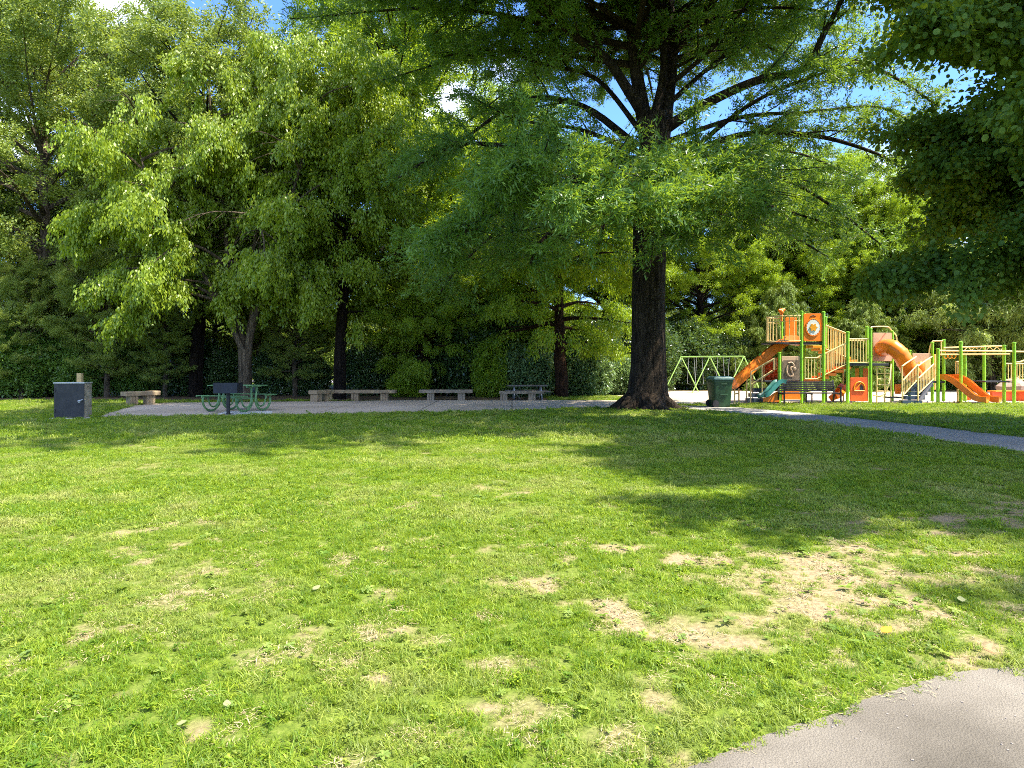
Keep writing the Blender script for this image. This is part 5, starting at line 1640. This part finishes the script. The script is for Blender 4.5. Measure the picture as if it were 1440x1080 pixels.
    m_.tube(smooth_line([P(1228, 556, 25.3), P(1238, 557, 25.1), P(1246, 552, 25.1)], 4), 0.022, 7)
    m_.build('loop_climber', M['beige'], r)
    p = P(1258, 558, 25.5)
    MB().box(p.x - 0.25, p.x + 0.25, 25.3, 25.8, p.z - 0.05, p.z).build('stepping_deck', M['deck'], r)
    MB().box(X(1259, 26), X(1266, 26), 25.95, 26.05, Zz(554, 26), Zz(540, 26)).build('orange_step', M['orange'], r, bevel=0.01)
tower()

def junior():
    r = thing('play_structure', 'lower playground unit with double orange slide and cream monkey bars', 'play structure', (X(1350, 26), 26, 0))
    for px, yt, Y in ((1319, 490, YF), (1279, 492, YB), (1311, 481, YB), (1327, 477, YB + 0.1), (1351, 480, YF), (1357, 497, YB), (1384, 485, YB + .6), (1412, 485, YF + .2), (1426, 481, YF)):
        post(r, px, yt, Y, name='post')
    xl = lambda px: X(px, YF)
    zD = Zz(536, YF)
    deck(r, xl(1297), xl(1329), YF, YB + 0.1, zD)
    deck(r, xl(1388), xl(1424), YF + 0.1, YF + 0.9, zD, 0.05)
    # bubble panel
    Y = YB
    bp_ = plate(rrect((X(1283, Y) + X(1309, Y)) / 2, (Zz(497, Y) + Zz(534, Y)) / 2, X(1309, Y) - X(1283, Y), Zz(497, Y) - Zz(534, Y), Y - 0.02, 0.03), 0.05, 'panel', 'bubble_panel', r)
    m_ = MB(); m_.ball((X(1294, Y), Y - 0.03, Zz(518, Y)), 0.20, 0.10, 0.28, 20, 10); m_.build('bubble', M['orange'], bp_, smooth=True)
    plate([(X(1301, YB - .4), YB - .4, Zz(505, YB - .4)), (X(1309, YB - .4), YB - .4, Zz(505, YB - .4)), (X(1309, YB - .4), YB - .4, Zz(534, YB - .4)), (X(1301, YB - .4), YB - .4, Zz(534, YB - .4))], 0.04, 'beige', 'slat_panel', r)
    for i in range(3): plate([P(1312 + 2.4 * i, 498, YB), P(1314 + 2.4 * i, 498, YB), P(1314 + 2.4 * i, 548, YB), P(1312 + 2.4 * i, 548, YB)], 0.03, ('yellow', 'beige', 'yellow')[i], 'tall_slat', r, 0)
    # stairs
    m_ = MB()
    for i in range(5):
        f = i / 4
        p = P(1283 + 16 * f, 563 - 24 * f, 25.0 + 0.65 * f)
        m_.box(p.x - 0.42, p.x + 0.30, p.y - 0.10, p.y + 0.14, p.z - 0.13, p.z)
    m_.build('steps', M['bluegrey'], r)
    m_ = MB(); m_.prism([P(1291, 563, 24.9), P(1297, 563, 24.95), P(1313, 537, 25.55), P(1309, 533, 25.55)], (0, 0, 0), (0.0, 0.04, 0)); m_.build('stringer', M['deck'], r)
    for x0, Y0 in ((1269, 25.0), (1291, 24.88)):
        a = P(x0, 563 if x0 < 1280 else 560, Y0); b_ = P(x0 + 22, 535, Y0 + 0.65)
        railing(r, a + Vector((0.02, 0, 0.12)), b_, 0.62, 0.12, name='stair_railing')
        m_ = MB(); m_.tube(smooth_line([a + Vector((0, 0, -0.1)), P(x0 - .5, 520, Y0), P(x0 + 1, 514, Y0), P(x0 + 18, 502.5, Y0 + .6), P(x0 + 20, 501, Y0 + .65)], 4), 0.026, 8); m_.build('hand_rail', M['beige'], r)
    m_ = MB(); m_.tube(smooth_line([P(1306, 498, YB), P(1308, 487, YB), P(1311, 480.5, YB), P(1314, 479.5, YB), P(1326, 479.5, YB)], 4), 0.024, 8); m_.tube([P(1323.5, 480, YB), P(1323.5, 500, YB)], 0.02, 7); m_.build('hoop_rail', M['beige'], r)
    railing(r, P(1344, 535, YB - .2), P(1350, 535, YB - .2), 0.75, name='end_railing')
    # double slide, two lanes
    for k in (0, 1):
        dx, dy = 17.5 * k, 0.47 * k
        slide(r, [P(1322 + dx, 532.5, 25.95 + dy), P(1330 + dx, 533, 25.80 + dy), P(1341 + dx, 538.5, 25.55 + dy), P(1354 + dx, 549, 25.25 + dy), P(1366 + dx, 558.5, 25.0 + dy), P(1376 + dx, 563, 24.8 + dy), P(1389 + dx, 564.5, 24.6 + dy)],
              0.54, 0.17, (0.62, 0.78, 0), 'orange', 'slide_lane')
    m_ = MB(); m_.tube([P(1347, 547, 25.75), P(1347, 566, 25.75)], 0.04, 8); m_.build('slide_support', M['beige'], r)
    # overhead ladder
    m_ = MB()
    a0, a1 = P(1327, 492, YB), P(1426, 493.5, YF)
    for o_, py0, py1, px0, px1, Y0, Y1 in ((0, 493, 494.5, 1320, 1440, YF, YF), (0, 498.5, 498, 1322, 1420, YF, YF), (0, 489, 486.5, 1327, 1412, YB, YB - .2), (0, 494, 493.5, 1327, 1424, YB, YB - .2)):
        m_.tube([P(px0, py0, Y0), P(px1, py1, Y1)], 0.030, 8)
    for i in range(11):
        t_ = i / 10
        m_.tube([P(1332 + 80 * t_, 493.3, YF), P(1332 + 76 * t_, 493.8, YB - .1)], 0.018, 6)
    zig = [P(1356 + 5.1 * i, 487.5 if i % 2 else 493, YB - .1) for i in range(12)]
    for a, b_ in zip(zig[:-1], zig[1:]): m_.tube([a, b_], 0.016, 6)
    m_.build('overhead_ladder', M['beige'], r)
    for i, px in enumerate((1330, 1336, 1341.5)):
        c = P(px, 501, YF + .3)
        m_ = MB(); m_.tube([c + Vector((0.075 * math.cos(a), 0.0, 0.085 * math.sin(a))) for a in np.linspace(0, 2 * PI, 15)[:-1]], 0.016, 6, closed=True)
        m_.tube([c + Vector((0, 0, 0.085)), c + Vector((0, 0, 0.22))], 0.01, 5)
        m_.build('hanging_ring', M['yellow'], r)
    railing(r, P(1414, 536, YF + .6), P(1446, 536, YF + .6), 0.68, name='end_railing')
    m_ = MB(); m_.tube(smooth_line([P(1424, 508, YF + .1), P(1431, 509, YF + .1), P(1437, 508, YF + .1), P(1446, 504, YF + .1)], 4), 0.03, 8); m_.build('bent_rail', M['beige'], r)
    m_ = MB()
    for k in range(3): m_.box(X(1353 + 4 * k, 27.6) , X(1357 + 4 * k, 27.6) - 0.005, 27.55, 27.65, 0.02, Zz(553, 27.6))
    m_.build('low_panel', M['red'], r, bevel=0.01)
junior()

def extras():
    rng = random.Random(4)
    ph = [rng.random() * 6 for _ in range(6)]
    m_ = MB()
    y_ = 28.6
    m_.ball((0, 0, 0.43), 0.7, 0.5, 0.46, 22, 12, lambda d: 1 + 0.13 * math.sin(4 * d.x + ph[0]) + 0.11 * math.sin(5 * d.z + ph[1]) + 0.09 * math.sin(7 * d.y + ph[2]))
    o = m_.build('climbing_boulder', M['boulder'], None, False)
    o.location = (X(1425, y_), y_, 0)
    meta(o, 'pinkish climbing boulder behind the right end of the monkey bars', 'boulder')
    r = thing('play_bench', 'low orange curved play bench at the right edge of the playground', 'play bench', (X(1418, 27.2), 27.2, 0))
    y_ = 27.2
    pts = [P(px, 560, y_ + 0.25 * math.sin((px - 1392) / 16)) for px in range(1394, 1450, 6)]
    m_ = MB()
    for a, b_ in zip(pts[:-1], pts[1:]): m_.bar(Vector((a.x, a.y, 0.19)), Vector((b_.x, b_.y, 0.19)), 0.10, 0.36)
    m_.build('panel', M['red'], r)
    m_ = MB()
    for a, b_ in zip(pts[:-1], pts[1:]): m_.bar(Vector((a.x, a.y, 0.40)), Vector((b_.x, b_.y, 0.40)), 0.34, 0.05)
    m_.build('seat', M['orange'], r, bevel=0.01)
extras()
